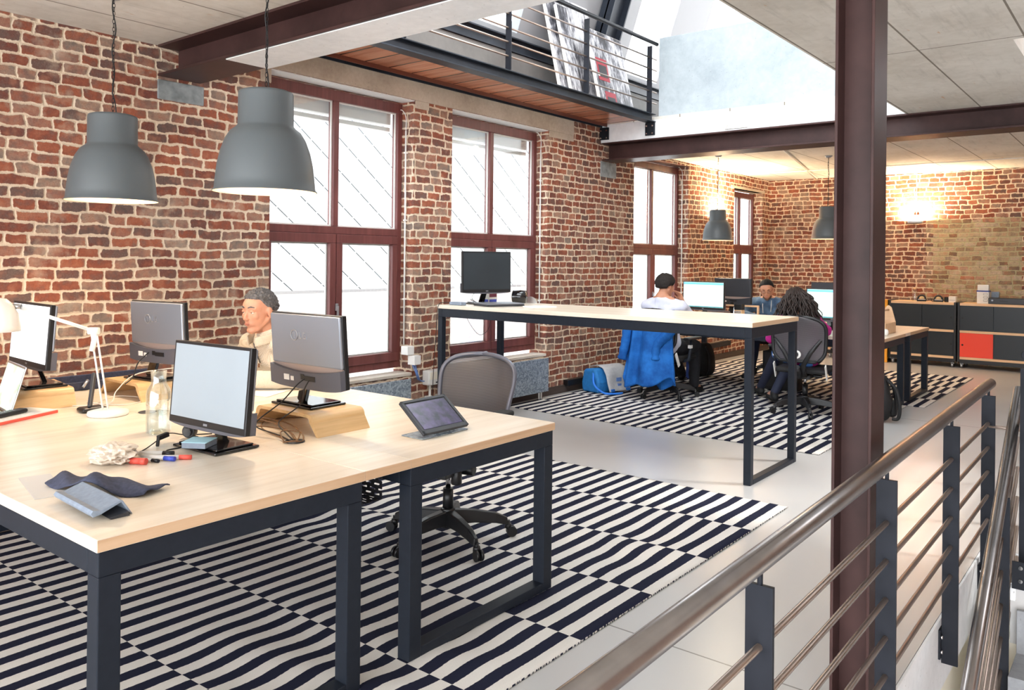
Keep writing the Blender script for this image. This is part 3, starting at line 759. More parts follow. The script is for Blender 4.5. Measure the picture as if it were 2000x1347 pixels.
def aeron(label, loc, rz):
    r = thing('office_chair', label, 'chair', loc, rz)          # occupant faces local -X
    base5(r, .32, rad(20))
    MB().cyl((0, 0, .16), (0, 0, .27), .028, .026, 20).cyl((0, 0, .27), (0, 0, .36), .013, n=14, mi=1).build('gas_column', ['black', 'chrome'], r)
    MB().box(-.13, .14, -.06, .06, .345, .385).cyl((.06, -.12, .36), (.06, .12, .36), .028, n=18).box(.08, .24, -.045, .045, .37, .40).cyl((-.02, -.06, .30), (-.02, -.06, .37), .028, n=16).build('tilt_mechanism', 'black', r, bev=.006)
    MB().cyl((.06, .12, .36), (.06, .155, .36), .014, n=14).build('tilt_knob', 'chrome', r)
    def seat(u, v):
        x = (u - .5) * .46; y = (v - .5) * .48
        e = max(abs(u - .5) * 2, 0)
        z = .452 + .018 * (abs(v - .5) * 2) ** 2 - .02 * max(0, .25 - u) * 4 * .6
        return (x * (1 - .12 * (abs(v - .5) * 2) ** 4), y * (1 - .10 * (abs(u - .5) * 2) ** 4), z)
    MB().grid(seat, 18, 18).build('seat', 'blackm', r, solid=.02, bev=.0)
    rim = [seat(.5 + .5 * cos(a) * min(1, 1.22), .5 + .5 * sin(a)) for a in [2 * PI * k / 40 for k in range(40)]]
    sq = lambda a: (max(-1, min(1, 1.25 * cos(a))), max(-1, min(1, 1.25 * sin(a))))
    rim = [seat(.5 + .5 * sq(a)[0], .5 + .5 * sq(a)[1]) for a in [2 * PI * k / 48 for k in range(48)]]
    MB().tube([(p[0], p[1], p[2] - .006) for p in rim], .017, 8, closed=True).build('seat_frame', 'dark', r)
    # back: curved mesh in a smooth rounded trapezium
    def bk(u, v):       # v 0 bottom .. 1 top
        zz = .50 + v * .46
        hw = .185 + .075 * v - .02 * v ** 3
        y = (u - .5) * 2
        # rounded top corners
        vv = v if v < .62 else .62 + .38 * sin((v - .62) / .38 * PI / 2)
        top = max(0, (vv - .62) / .38)
        hw2 = hw * max(0., 1 - top ** 3.4) ** (1 / 2.3)
        z = .50 + vv * .425 + .0 * abs(y)
        x = .255 + .10 * v + .03 * (1 - y * y) * (1 - v) - .03 * (1 - y * y)
        x = .25 + .13 * v - .04 * sin(v * PI) + .035 * (1 - y * y)
        return (x, y * hw2, z)
    MB().grid(bk, 28, 28).build('back_mesh', 'meshg', r)
    edge = [bk(0, k / 24) for k in range(25)] + [bk(k / 24, 1) for k in range(1, 24)] + [bk(1, 1 - k / 24) for k in range(25)] + [bk(1 - k / 24, 0) for k in range(1, 24)]
    MB().tube(edge, .0125, 8, closed=True).build('back_frame', 'frame_grey', r)
    MB().tube([(.2, 0, .40), (.26, 0, .44), (.30, 0, .52), (.315, 0, .62), (.33, 0, .70)], [.022, .024, .022, .018, .014], 10).tube([(.315, -.17, .66), (.325, -.08, .64), (.325, .08, .64), (.315, .17, .66)], .012, 8).build('back_support', 'dark', r)
    for s in (-1, 1):
        MB().tube([(.14, .2 * s, .43), (.14, .27 * s, .45), (.12, .285 * s, .55), (.07, .285 * s, .655)], .016, 8).build('arm_support', 'alu' if 0 else 'dark', r)
        MB().box(-.14, .10, .25 * s, .33 * s, .655, .685).build('armrest', 'blackm', r, bev=.012, seg=3)
    return r
aeron('empty mesh back office chair tucked at the end of the near bench', (3.07, 2.86, .010), rad(13))
def task(label, loc, rz, rot=.5, arms=True, name='office_chair', bh=0.):
    r = thing(name, label, 'chair', loc, rz)                    # occupant faces +X, back at -X
    base5(r, .31, rot)
    MB().cyl((0, 0, .16), (0, 0, .28), .026, n=18).cyl((0, 0, .28), (0, 0, .36), .013, n=14, mi=1).build('gas_column', ['black', 'chrome'], r)
    MB().box(-.16, .12, -.08, .08, .345, .39).cyl((0, -.16, .365), (0, .10, .365), .016, n=12).build('tilt_mechanism', 'black', r, bev=.008)
    MB().box(-.22, .24, -.24, .24, .405, .455).build('seat', 'blackm', r, bev=.024, seg=3)
    def bk(u, v):
        y = (u - .5) * 2; v = v if v < .6 else .6 + .4 * sin((v - .6) / .4 * PI / 2)
        zz = .53 + v * (.42 + bh); top = max(0, (v - .6) / .4); bot = max(0, (.25 - v) / .25)
        hw = (.232 + .02 * v) * max(0., 1 - top ** 3.6) ** (1 / 2.3) * (1 - .25 * bot ** 2)
        return (-.27 - .05 * v + .03 * sin(v * PI) - .03 * (1 - y * y), y * hw, zz)
    MB().grid(bk, 20, 20).build('back_mesh', 'meshd', r)
    edge = [bk(0, k / 20) for k in range(21)] + [bk(k / 20, 1) for k in range(1, 20)] + [bk(1, 1 - k / 20) for k in range(21)] + [bk(1 - k / 20, 0) for k in range(1, 20)]
    MB().tube(edge, .017, 8, closed=True).build('back_frame', 'black', r)
    y_ = MB()
    for s in (-1, 1): y_.tube([(-.10, .03 * s, .37), (-.24, .04 * s, .40), (-.325, .055 * s, .50), (-.335, .12 * s, .62), (-.325, .21 * s, .74)], [.022, .024, .024, .02, .014], 8)
    y_.tube([(-.12, 0, .37), (-.26, 0, .40), (-.335, 0, .48)], [.03, .035, .025], 10)
    y_.build('back_yoke', 'black', r)
    MB().cyl((-.345, 0, .60), (-.362, 0, .60), .038, n=20, mi=0).cyl((-.362, .008, .60), (-.37, .008, .60), .026, n=20, mi=1).build('lumbar_dial', ['wplastic', 'black'], r)
    for s in (-1, 1):
        MB().obox((-.17, .235 * s, .36), (-.25, .235 * s, .50), .012, .045, (1, 0, 0)).build('side_bracket', 'wplastic', r, bev=.008)
        if arms:
            MB().tube([(-.05, .22 * s, .40), (-.03, .275 * s, .42), (-.02, .285 * s, .52), (0, .285 * s, .63)], [.018, .02, .017, .016], 8).build('arm_support', 'frame', r)
            MB().box(-.045, .005, .268 * s, .302 * s, .54, .575).build('arm_clamp', 'wplastic', r, bev=.004)
            MB().box(-.12, .17, .25 * s, .33 * s, .632, .658).build('armrest', 'black', r, bev=.011, seg=3)
    return r
task('black office chair under the blue jacket by the far bench', (7.86, 4.13, .010), 0, .3)
task('black office chair with white tension dial where the woman sits', (7.90, 2.66, .010), rad(6), 1.0)
task('black office chair of the man in denim shirt', (10.36, 3.80, .010), PI, .2)
sto = thing('stool', 'low black stool under the man in cream sweater', 'stool', (3.12, 4.12, .010))
base5(sto, .24, .3)
MB().cyl((0, 0, .16), (0, 0, .39), .02, n=14).build('gas_column', 'black', sto)
MB().cyl((0, 0, .39), (0, 0, .44), .17, n=32).build('seat', 'blackm', sto, bev=.015, seg=3)

# ------------------------------------------------------------------ monitors
def monitor(label, c, th, w, h, tilt, zb, basec, scr='scr_off', style='lg', stand_mat='gloss', ledge=True, back='silver', logo=False, slim=.022):
    """c centre of the panel, th heading; the screen looks along (sin th,-cos th)."""
    r = thing('monitor', label, 'monitor', (basec[0], basec[1], zb))
    n = Vector((sin(th), -cos(th), 0)); rt = Vector((cos(th), sin(th), 0))
    up = Vector((0, 0, 1)) * cos(tilt) - n * sin(tilt); nn = n * cos(tilt) + Vector((0, 0, 1)) * sin(tilt)
    B = Matrix(((rt.x, nn.x, up.x, c[0]), (rt.y, nn.y, up.y, c[1]), (rt.z, nn.z, up.z, c[2]), (0, 0, 0, 1)))   # local: x right, y out of screen, z up
    m = lambda: MB(B)
    hw, hh = w / 2, h / 2
    m().box(-hw, hw, -slim, 0, -hh, hh).build('bezel', 'black', r, world=True, bev=.003)
    bz = .011; lo = .026
    m().box(-hw + bz, hw - bz, 0, .0012, -hh + lo, hh - bz).build('screen', scr, r, world=True)
    # casing: upper shell and curved lower shell
    m().box(-hw + .004, hw - .004, -slim - .012, -slim + .002, -hh + .085, hh - .004).build('back_cover', back, r, world=True, bev=.006)
    m().box(-hw + .006, hw - .006, -slim - .006, -slim + .002, -hh + .03, -hh + .085).build('recess', 'silver2', r, world=True)
    low = m(); nseg = 14
    for k in range(nseg):
        u0, u1 = k / nseg * 2 - 1, (k + 1) / nseg * 2 - 1
        z0 = -hh + .081 - .024 * (1 - u0 * u0); z1 = -hh + .081 - .024 * (1 - u1 * u1); bot0 = -hh - .012 * (1 - u0 ** 4); bot1 = -hh - .012 * (1 - u1 ** 4)
        X0, X1 = u0 * (hw - .002), u1 * (hw - .002)
        low._add([(X0, -slim - .024, bot0), (X1, -slim - .024, bot1), (X1, -slim - .024, z1), (X0, -slim - .024, z0), (X0, -.002, bot0), (X1, -.002, bot1), (X1, -.002, z1), (X0, -.002, z0)],
                 [(0, 1, 2, 3), (4, 7, 6, 5), (0, 4, 5, 1), (3, 2, 6, 7)] + ([(0, 3, 7, 4)] if k == 0 else []) + ([(1, 5, 6, 2)] if k == nseg - 1 else []))
    lw = low.build('lower_shell', 'shell' if back == 'silver' else 'dark', r, world=True, merge=True)
    m().box(.0, .022, -slim - .026, -slim - .022, -hh + .028, -hh + .05).box(-.07, .0, -slim - .026, -slim - .022, -hh + .024, -hh + .045).build('port_panel', 'black', r, world=True)
    m().box(.10, .135, -slim - .0252, -slim - .0235, -hh + .018, -hh + .042).box(.07, .09, -slim - .0252, -slim - .0235, -hh + .018, -hh + .036).build('sticker', 'paper', r, world=True)
    if logo:
        lg = MB(B @ Matrix.Translation((0, -slim - .0125, hh - .09)) @ Matrix.Diagonal((1.35, 1, 1.35, 1)))
        ring = [(.016 * cos(a) + .048, -.0012, .016 * sin(a)) for a in [2 * PI * k / 28 for k in range(28)]]
        lg.tube(ring, .0014, 6, closed=True)
        lg.box(.0475, .049, -.002, 0, -.009, .008).box(.0415, .0475, -.002, 0, -.009, -.0075).ball((.053, -.001, .006), .0018, 8)
        # raised letters L and G, mirrored so that they read correctly from behind
        lg.box(.0215, .0245, -.0022, 0, -.010, .010).box(.012, .0215, -.0022, 0, -.010, -.0068)
        gx = -.004
        lg.box(gx - .002, gx + .008, -.0022, 0, .0068, .010).box(gx + .006, gx + .009, -.0022, 0, -.010, .010).box(gx - .004, gx + .007, -.0022, 0, -.010, -.0068).box(gx - .005, gx - .002, -.0022, 0, -.010, .0005).box(gx - .003, gx + .003, -.0022, 0, -.0015, .0005)
        lg.build('raised_logo', 'alu', r, world=True)
    else:
        m().box(-.012, .012, .0012, .002, -hh + .008, -hh + .016).build('front_mark', 'silver', r, world=True)
    # neck and foot
    foot = Vector((basec[0], basec[1], zb)); nk = c_ = Vector(c) - up * (hh - .03) - nn * (slim + .012)
    fm = MB(Matrix.Translation(foot) @ Matrix.Rotation(th, 4, 'Z'))
    fm.box(-.135, .135, -.095, .095, 0, .010).box(-.12, .12, -.08, .08, .010, .018)
    fm.build('foot', stand_mat, r, world=True, bev=.006)
    a = foot + n * -.035 + Vector((0, 0, .012)); MB().obox(a, nk, .055, .02, n).build('neck', stand_mat, r, world=True, bev=.004)
    return r
monitor('square monitor with blank grey screen facing the camera on the near bench', (1.645, 2.75, .982), rad(-87), .476, .312, .08, .746, (1.69, 2.77))
mB = monitor('monitor seen from behind on bent wood stand in front of the man in cream sweater', (2.124, 2.766, 1.081), rad(91), .46, .30, .08, .8295, (2.19, 2.87), logo=True)
mC = monitor('monitor seen from behind farther left, its edge below the brick wall', (2.123, 3.99, 1.083), rad(98), .42, .30, .06, .8295, (2.13, 4.06), logo=True)
monitor('bright white monitor behind the white desk lamp at the left edge', (1.575, 4.20, 1.085), rad(-93), .50, .30, .07, .8295, (1.63, 4.25), scr='scr_white')
monitor('large dark monitor at the window end of the standing table', (5.434, 4.622, 1.355), rad(-20), .49, .36, .02, 1.068, (5.50, 4.72), scr='scr_dark')
m6 = monitor('monitor with pale spreadsheet in front of the man in white shirt', (8.887, 4.20, 1.068), rad(-97), .561, .33, .02, .7465, (8.93, 4.20), scr='scr_green')
m6b = monitor('bright monitor beside the woman with curly hair', (8.90, 2.72, 1.02), rad(-93), .56, .34, .02, .7465, (8.95, 2.72), scr='scr_green')
monitor('dark monitor seen past the spreadsheet screen by the last window', (9.42, 4.05, 1.115), rad(83), .50, .31, .0, .7465, (9.38, 4.05), back='dark')
monitor('dark monitor back peeking above the bright far monitor', (9.42, 2.88, 1.095), rad(87), .46, .30, .0, .7465, (9.38, 2.88), back='dark')
def screen_bits(mon, c, th, w, h, tl):
    n = Vector((sin(th), -cos(th), 0)); rt = Vector((cos(th), sin(th), 0)); up = Vector((0, 0, 1)) * cos(tl) - n * sin(tl)
    nn = n * cos(tl) + Vector((0, 0, 1)) * sin(tl)
    B = Matrix(((rt.x, nn.x, up.x, c[0]), (rt.y, nn.y, up.y, c[1]), (rt.z, nn.z, up.z, c[2]), (0, 0, 0, 1)))
    MB(B).box(-w / 2 + .012, w / 2 - .012, .0013, .002, h / 2 - .04, h / 2 - .014).build('title_bar', 'bar_blue', mon, world=True)
    MB(B).box(-w / 2 + .012, w / 2 - .012, .0013, .002, -h / 2 + .027, -h / 2 + .038).build('task_bar', 'bar_dk', mon, world=True)
    b = MB(B)
    for k in range(6): b.box(-w / 2 + .03, w / 2 - .05 - .03 * (k % 3), .0013, .0018, h / 2 - .07 - k * .033, h / 2 - .0725 - k * .033)
    b.build('text_rows', simple('row_grey', (176, 196, 196), .6), mon, world=True)
screen_bits(m6, (8.887, 4.20, 1.068), rad(-97), .561, .33, .02)
screen_bits(m6b, (8.90, 2.72, 1.02), rad(-93), .56, .34, .02)

# bent plywood monitor stands: top slab with two splayed sides, open towards x
def ply_stand(label, loc, rz, L=.46, W=.27, H=.084):
    prof = []
    n = 8; t = .013; R = .03
    def arch(off):
        pts = [(-L / 2 - .0 + off * 1.0, 0)]
        x0 = -L / 2 + .035 + off * .9
        for k in range(n + 1):
            a = PI - (PI / 2) * k / n
            pts.append((x0 + R + (R - off) * cos(a) - off * .9 + off * .9, H - R + (R - off) * sin(a)))
        return pts
    o = arch(0); i = arch(t)
    outer = o + [(-x, z) for x, z in reversed(o)]; inner = i + [(-x, z) for x, z in reversed(i)]
    poly = outer + list(reversed(inner))
    b = MB(); m = len(outer)
    vs = [(y, p[0], p[1]) for y in (-W / 2, W / 2) for p in (outer + inner)]
    N = 2 * m; fs = []
    for k in range(m - 1):
        fs += [(k, k + 1, N + k + 1, N + k), (m + k, N + m + k, N + m + k + 1, m + k + 1), (k, m + k, m + k + 1, k + 1), (N + k, N + k + 1, N + m + k + 1, N + m + k)]
    fs += [(0, N, N + m, m), (m - 1, 2 * m - 1, N + 2 * m - 1, N + m - 1)]
    b._add(vs, fs)
    return single(b, 'monitor_stand', 'ply', label, 'monitor stand') , loc, rz
def place(t):
    o, l, rz = t; o.location = l; o.rotation_euler = (0, 0, rz); return o
place(ply_stand('bent plywood stand under the monitor beside the tablet', (2.168, 2.83, .7455), rad(0)))
place(ply_stand('bent plywood stand left of the desk lamp under the white monitor', (1.615, 4.26, .7455), rad(-8)))
place(ply_stand('bent plywood stand behind the water carafe under the farther monitor', (2.10, 4.10, .7455), rad(0), .44, .27))

# ------------------------------------------------------------------ pendant lamps
def pendant(label, loc, scale=1., zc=2.85, group='charcoal metal pendant lamps'):
    r = thing('pendant_lamp', label, 'lamp', loc, 0, group); r.scale = (scale,) * 3
    Rr = .225
    out = [(.0, .455), (.105, .455), (.118, .45), (.121, .44), (.122, .30), (.132, .288), (.155, .27), (.176, .235), (.196, .18), (.209, .12), (.217, .05), (.2205, .012), (.229, .004), (.229, 0)]
    inn = [(.226, 0), (.217, .010), (.213, .05), (.205, .12), (.192, .178), (.172, .232), (.152, .265), (.12, .283), (.10, .30), (.0, .31)]
    MB().lathe(out, n=64).build('lamp_shade', 'lampg', r)
    MB().lathe(inn, n=48).build('shade_lining', 'lampw', r)
    MB().ball((0, 0, .13), .045, 20).cyl((0, 0, .17), (0, 0, .30), .02, n=12).build('bulb', ['bulb'], r)
    top = (zc - loc[2]) / scale
    ch = MB(); z = .455; k = 0
    while z < top - .01:
        l = []
        for q in range(10):
            a = 2 * PI * q / 10; dx = .006 * cos(a); dz = .013 * sin(a)
            l.append((dx, 0, z + .013 + dz) if k % 2 else (0, dx, z + .013 + dz))
        ch.tube(l, .0016, 5, closed=True); z += .021; k += 1
    ch.build('chain', 'blackm', r)
    pts = [(.03, .02, .45), (.015, .01, .53)]
    z = .58
    j = 0
    while z < top: pts.append(((.009 if j % 2 else -.006), (.005 if j % 3 else -.006), z)); z += .11; j += 1
    pts.append((0, 0, top))
    MB().tube(smooth_path(pts, 5), .0032, 6).build('flex', 'cord', r)
    MB().lathe([(0, top), (.05, top), (.05, top - .012), (.03, top - .028), (0, top - .03)], n=28).build('ceiling_rose', 'silver', r)
    L = bpy.data.lights.new('pendant_light', 'SPOT'); L.energy = 12; L.color = (1., .86, .68); L.spot_size = rad(150); L.spot_blend = .6; L.shadow_soft_size = .06
    lo = bpy.data.objects.new('pendant_light', L); COL.objects.link(lo); lo.location = (0, 0, .075); lo.parent = r
    return r
pendant('farther of the two large hanging lamps, over the left of the near bench', (2.02, 4.33, 1.752))
pendant('nearest and largest looking hanging lamp, overlapping the first window', (2.16, 3.16, 1.757))
pendant('small looking hanging lamp between the third and fourth windows', (9.87, 4.47, 1.745), .87)
pendant('hanging lamp half hidden behind the steel column', (10.7, 3.33, 1.775), .92)

# ------------------------------------------------------------------ radiators, boxes, conduits
def radiator(label, x0, x1, y, z0, z1):
    r = thing('radiator', label, 'radiator', ((x0 + x1) / 2, y, z0))
    MB().box(x0, x1, y, y + .012, z0, z1).build('front_panel', 'galv', r, world=True, bev=.003)
    MB().box(x0 + .02, x1 - .02, y + .013, y + .09, z0 + .02, z1 - .015).build('convector', 'alu', r, world=True)
    MB().cyl((x1 - .10, y + .05, .0), (x1 - .10, y + .05, z0 + .03), .009, n=10).cyl((x1 - .06, y + .05, .0), (x1 - .06, y + .05, z0 + .03), .009, n=10).build('pipes', 'wplastic', r, world=True)
    MB().cyl((x1 - .005, y + .05, z0 + .08), (x1 + .05, y + .05, z0 + .08), .022, n=16).build('valve_knob', 'wplastic', r, world=True, bev=.004)
    MB().box(x0 + .1, x0 + .14, y + .088, YW - .001, z1 - .12, z1 - .06).box(x1 - .2, x1 - .16, y + .088, YW - .001, z1 - .12, z1 - .06).build('wall_bracket', 'alu', r, world=True)
    return r
radiator('galvanised radiator below the first window behind the bench', 3.7, 4.885, 4.995, .09, .435)
radiator('galvanised radiator under the window behind the standing table', 5.75, 6.89, 4.995, .09, .44)
def conduit(label, x, y, z0, z1):
    r = MB().cyl((x, y, z0), (x, y, z1), .0075, n=10)
    r.tube(smooth_path([(x, y, z1), (x, y, z1 + .12), (x - .01, y + .03, z1 + .18), (x - .02, y + .05, z1 + .19)], 5), .004, 6)
    for z in (z0 + .4, z0 + 1.1, z0 + 1.7): r.box(x - .014, x + .02, y - .01, y + .01, z, z + .012)
    return single(r, 'conduit', 'wplastic', label, 'conduit')
conduit('pale conduit running up the right jamb of the first window', 5.022, 5.235, .70, 2.60)
conduit('thin pale conduit beside the second window frame', 7.034, 5.235, .62, 2.66)
conduit('thin pale conduit beside the third window frame', 10.374, 5.235, .62, 2.60)
single(MB().box(4.955, 5.035, 5.115, 5.20, .62, .695), 'junction_box', 'wplastic', 'upper small white junction box by the corner of the first window', 'junction box', bev=.004)
single(MB().box(4.985, 5.065, 5.06, 5.145, .535, .615), 'junction_box', 'wplastic', 'lower small white junction box with blue wires at the first window', 'junction box', bev=.004)
sb = thing('socket_box', 'white multi socket box on the brick pier behind the mesh chair', 'socket box', (5.30, 5.12, .29))
MB().box(5.17, 5.42, 5.065, 5.148, .335, .465).build('housing', 'wplastic', sb, world=True, bev=.008)
MB().box(5.185, 5.405, 5.060, 5.066, .385, .452).build('socket_lid', 'cream', sb, world=True, bev=.004)
MB().box(5.26, 5.30, 5.062, 5.0655, .35, .362).build('print', 'dark', sb, world=True)
single(MB().cyl((5.23, 5.11, .0), (5.23, 5.11, .334), .012, n=12).cyl((5.37, 5.11, .0), (5.37, 5.11, .334), .012, n=12).box(5.20, 5.26, 5.09, 5.148, .22, .232).box(5.34, 5.40, 5.09, 5.148, .22, .232), 'conduit_pair', 'wplastic', 'pair of pale pipes below the white socket box', 'conduit')
for k, dx in enumerate((0, .02, .035)):
    cable([(5.0 + dx, 5.10, .535), (5.01 + dx, 5.07, .47 - dx), (5.07 + dx, 5.10, .40 - dx * .5), (5.17, 5.12, .37)], .0045, 'bluecord', ['first blue wire drooping between the junction box and socket box', 'middle blue wire drooping between the junction box and socket box', 'last blue wire drooping between the junction box and socket box'][k], 'blue wires')
cable([(5.33, 5.10, .465), (5.36, 5.12, .60), (5.42, 5.13, .8), (5.47, 5.13, 1.0)], .004, 'cordw', 'thin grey wire rising from the socket box up the brick pier')
single(MB().box(7.38, 8.35, 5.085, 5.148, .075, .14), 'power_rail', 'black', 'black power rail low on the brick wall beside the blue bag', 'power rail', bev=.003)
single(MB().box(10.6, 11.75, 5.085, 5.148, .20, .27), 'power_rail', 'black', 'black power rail low on the brick wall below the last window', 'power rail', bev=.003)
# ------------------------------------------------------------------ things on the near bench
ZD = .7455
# desk lamp
dl = thing('desk_lamp', 'white articulated desk lamp with round base at the left', 'lamp', (1.714, 3.69, ZD))
MB().lathe([(0, 0), (.082, 0), (.086, .005), (.084, .018), (.05, .026), (0, .027)], (1.714, 3.69, ZD), 40).build('base', 'wplastic', dl, world=True)
j0, j1, j2 = Vector((1.70, 3.685, .775)), Vector((1.661, 3.721, 1.125)), Vector((1.411, 3.90, 1.236))
for d in (-.008, .008):
    MB().cyl(j0 + Vector((d, -d, 0)), j1 + Vector((d, -d, 0)), .0045, n=8).build('lower_arm', 'wplastic', dl, world=True)
    MB().cyl(j1 + Vector((d, -d, 0)), j2 + Vector((d, -d, 0)), .0045, n=8).build('upper_arm', 'wplastic', dl, world=True)
MB().cyl(j1 + Vector((-.016, .016, 0)), j1 + Vector((.016, -.016, 0)), .016, n=18).cyl(j1 + Vector((-.004, .004, -.09)), j1 + Vector((.006, -.006, -.01)), .012, n=12).build('elbow_joint', 'wplastic', dl, world=True)
MB().cyl(j2 + Vector((-.014, .014, 0)), j2 + Vector((.014, -.014, 0)), .012, n=16).obox(j2, j2 + Vector((-.05, .02, .005)), .014, .014).build('head_joint', 'alu', dl, world=True)
sh = MB(Matrix.Translation((1.345, 3.915, 1.13)))
sh.lathe([(.085, 0), (.084, .03), (.075, .075), (.05, .12), (.03, .14), (.0, .145)], n=36)
sh.build('lamp_head', 'wplastic', dl, world=True, solid=.003)
# carafe
cf = thing('water_carafe', 'clear glass water carafe standing left of the square monitor', 'carafe', (1.675, 3.17, ZD))
MB().lathe([(0, .002), (.044, .002), (.047, .008), (.047, .155), (.043, .175), (.029, .20), (.027, .215), (.030, .252)], n=36).build('glass_body', 'bottle', cf, solid=.003)
MB().lathe([(0, .006), (.043, .006), (.043, .085), (0, .085)], n=32).build('water', thin_glass('water_fill', (.9, .94, .95), .15), cf)
# tablet on a stand
tb = thing('tablet', 'black tablet on a slim grey desk stand near the desk corner', 'tablet', (2.415, 2.30, ZD))
a = rad(38)
B = Matrix.Translation((2.417, 2.258, .762)) @ Matrix.Rotation(-(PI / 2 - a) , 4, 'X')
B = Matrix(((1, 0, 0, 2.417), (0, cos(a), -sin(a), 2.268), (0, sin(a), cos(a), .757), (0, 0, 0, 1)))   # local y runs up the screen, z out of it
MB(B).box(-.132, .132, 0, .182, 0, .012).build('body', 'dark', tb, world=True, bev=.004)
MB(B).box(-.112, .112, .024, .162, .0122, .0135).build('screen', 'scr_tab', tb, world=True)
MB(B).box(-.132, -.118, .0, .182, .012, .0155).box(.118, .132, .0, .182, .012, .0155).box(-.132, .132, .168, .182, .012, .0155).box(-.132, .132, 0, .018, .012, .0155).build('bezel_frame', 'dark', tb, world=True, bev=.003)
MB().box(2.28, 2.55, 2.265, 2.385, .7458, .750).build('stand_base', 'galv', tb, world=True, bev=.001)
MB().obox((2.415, 2.275, .750), (2.415, 2.31, .80), .12, .004, (0, 1, .6)).build('stand_arm', 'galv', tb, world=True)
# note block on the monitor foot
nb = MB(Matrix.Translation((1.612, 2.752, .7655)) @ Matrix.Rotation(rad(32), 4, 'Z'))
nb.box(-.045, .045, -.045, .045, 0, .020)
nbk = thing('note_block', 'block of pale blue sticky notes on the square monitor foot', 'sticky notes', (1.612, 2.752, .7655))
nb.build('notes', 'casegrey', nbk, world=True)
MB(Matrix.Translation((1.612, 2.752, .7655)) @ Matrix.Rotation(rad(35), 4, 'Z')).box(-.047, .047, -.047, .047, .0202, .0222).build('top_sheet', 'postit', nbk, world=True)
# crumpled plastic
cr = MB(); rnd = random.Random(3)
def crf(u, v):
    th = u * 2 * PI; ph = v * PI; d = Vector((sin(ph) * cos(th), sin(ph) * sin(th), cos(ph)))
    q = noise.noise(d * 2.3 + Vector((4, 1, 7))) * .5 + noise.noise(d * 5 + Vector((1, 3, 2))) * .45
    rr = 1 + .55 * q
    return (1.335 + .075 * rr * d.x, 2.83 + .085 * rr * d.y, .7462 + max(0, .030 + .032 * rr * d.z))
cr.grid(crf, 44, 26, smooth=False)
single(cr, 'crumpled_tissue', 'tissue', 'crumpled white tissue beside the markers', 'tissue', merge=True)
# markers
def marker(label, x, y, ang, cap, L=.125, r=.0075, body='wplastic'):
    m = thing('marker_pen', label, 'marker', (x, y, ZD + r), rad(ang), 'loose markers on the near bench')
    MB().cyl((-L / 2, 0, 0), (L * .18, 0, 0), r, n=16).cyl((-L / 2 - .004, 0, 0), (-L / 2, 0, 0), r * .8, n=16).build('barrel', body, m)
    MB().cyl((L * .18, 0, 0), (L / 2, 0, 0), r * 1.06, n=16).cyl((L / 2 - .001, 0, 0), (L / 2 + .001, 0, 0), r * .75, n=14).build('cap', cap, m)
marker('red capped marker nearest the crumpled tissue', 1.375, 2.735, -62, 'red', .06, .011, 'red')
marker('thin white marker with dark blue cap', 1.415, 2.745, -70, 'black', .09, .006)
marker('white marker with bright blue cap', 1.45, 2.74, -65, 'blue', .13, .008)
marker('white marker with red cap, rightmost of the loose markers', 1.485, 2.71, -48, 'red', .13, .008)
marker('white marker with black cap behind the coloured ones', 1.475, 2.80, -50, 'black', .12, .009)
# folded grey case, felt pouch and clear sleeve
ca = MB(Matrix.Translation((1.055, 2.36, ZD)) @ Matrix.Rotation(rad(87), 4, 'Z'))
L = .135
ca.prism([(-.055, .0), (-.028, .042), (-.022, .044), (.03, .026), (.05, .03), (.056, .022), (.05, .012), (.03, .016), (-.024, .038), (-.048, .002)], 0, -L, L)
cs = single(ca, 'folding_case', 'casegrey', 'open grey folding case lying near the left desk corner', 'case', bev=.001)
cs2 = MB(Matrix.Translation((1.075, 2.34, ZD)) @ Matrix.Rotation(rad(87), 4, 'Z'))
cs2.prism([(-.02, .0005), (.03, .0005), (.036, .006), (-.018, .012)], 0, -L + .006, L - .02)
cs2.build('inner_flap', 'dark', None); bpy.data.objects['inner_flap'].parent = cs
pz = MB()
def pouch(u, v):
    t = u; p = Vector((1.105, 2.70, 0)).lerp(Vector((1.185, 2.36, 0)), t); q = Vector((cos(rad(18)), sin(rad(18)), 0))
    w = .052 + .012 * sin(t * PI)
    s = (v - .5) * 2
    z = .752 + .022 * (1 - s * s) * (1 - .5 * t) + .030 * math.exp(-((t - .55) / .16) ** 2) * (1 - .6 * s) * .9 + .006 * sin(t * 17 + s * 4)
    b = .06 * max(0, t - .6) / .4
    return (p.x + q.x * s * w + b, p.y + q.y * s * w, z)
pz.grid(pouch, 30, 10)
single(pz, 'felt_pouch', 'felt', 'crumpled navy felt pouch draped over the grey case', 'pouch', solid=.004)
single(MB(Matrix.Translation((1.06, 2.72, ZD)) @ Matrix.Rotation(rad(78), 4, 'Z')).box(-.17, .12, -.045, .045, .0, .0015), 'clear_sleeve', simple('brownish_film', (206, 202, 198), .4), 'thin clear plastic sleeve under the navy pouch', 'sleeve')
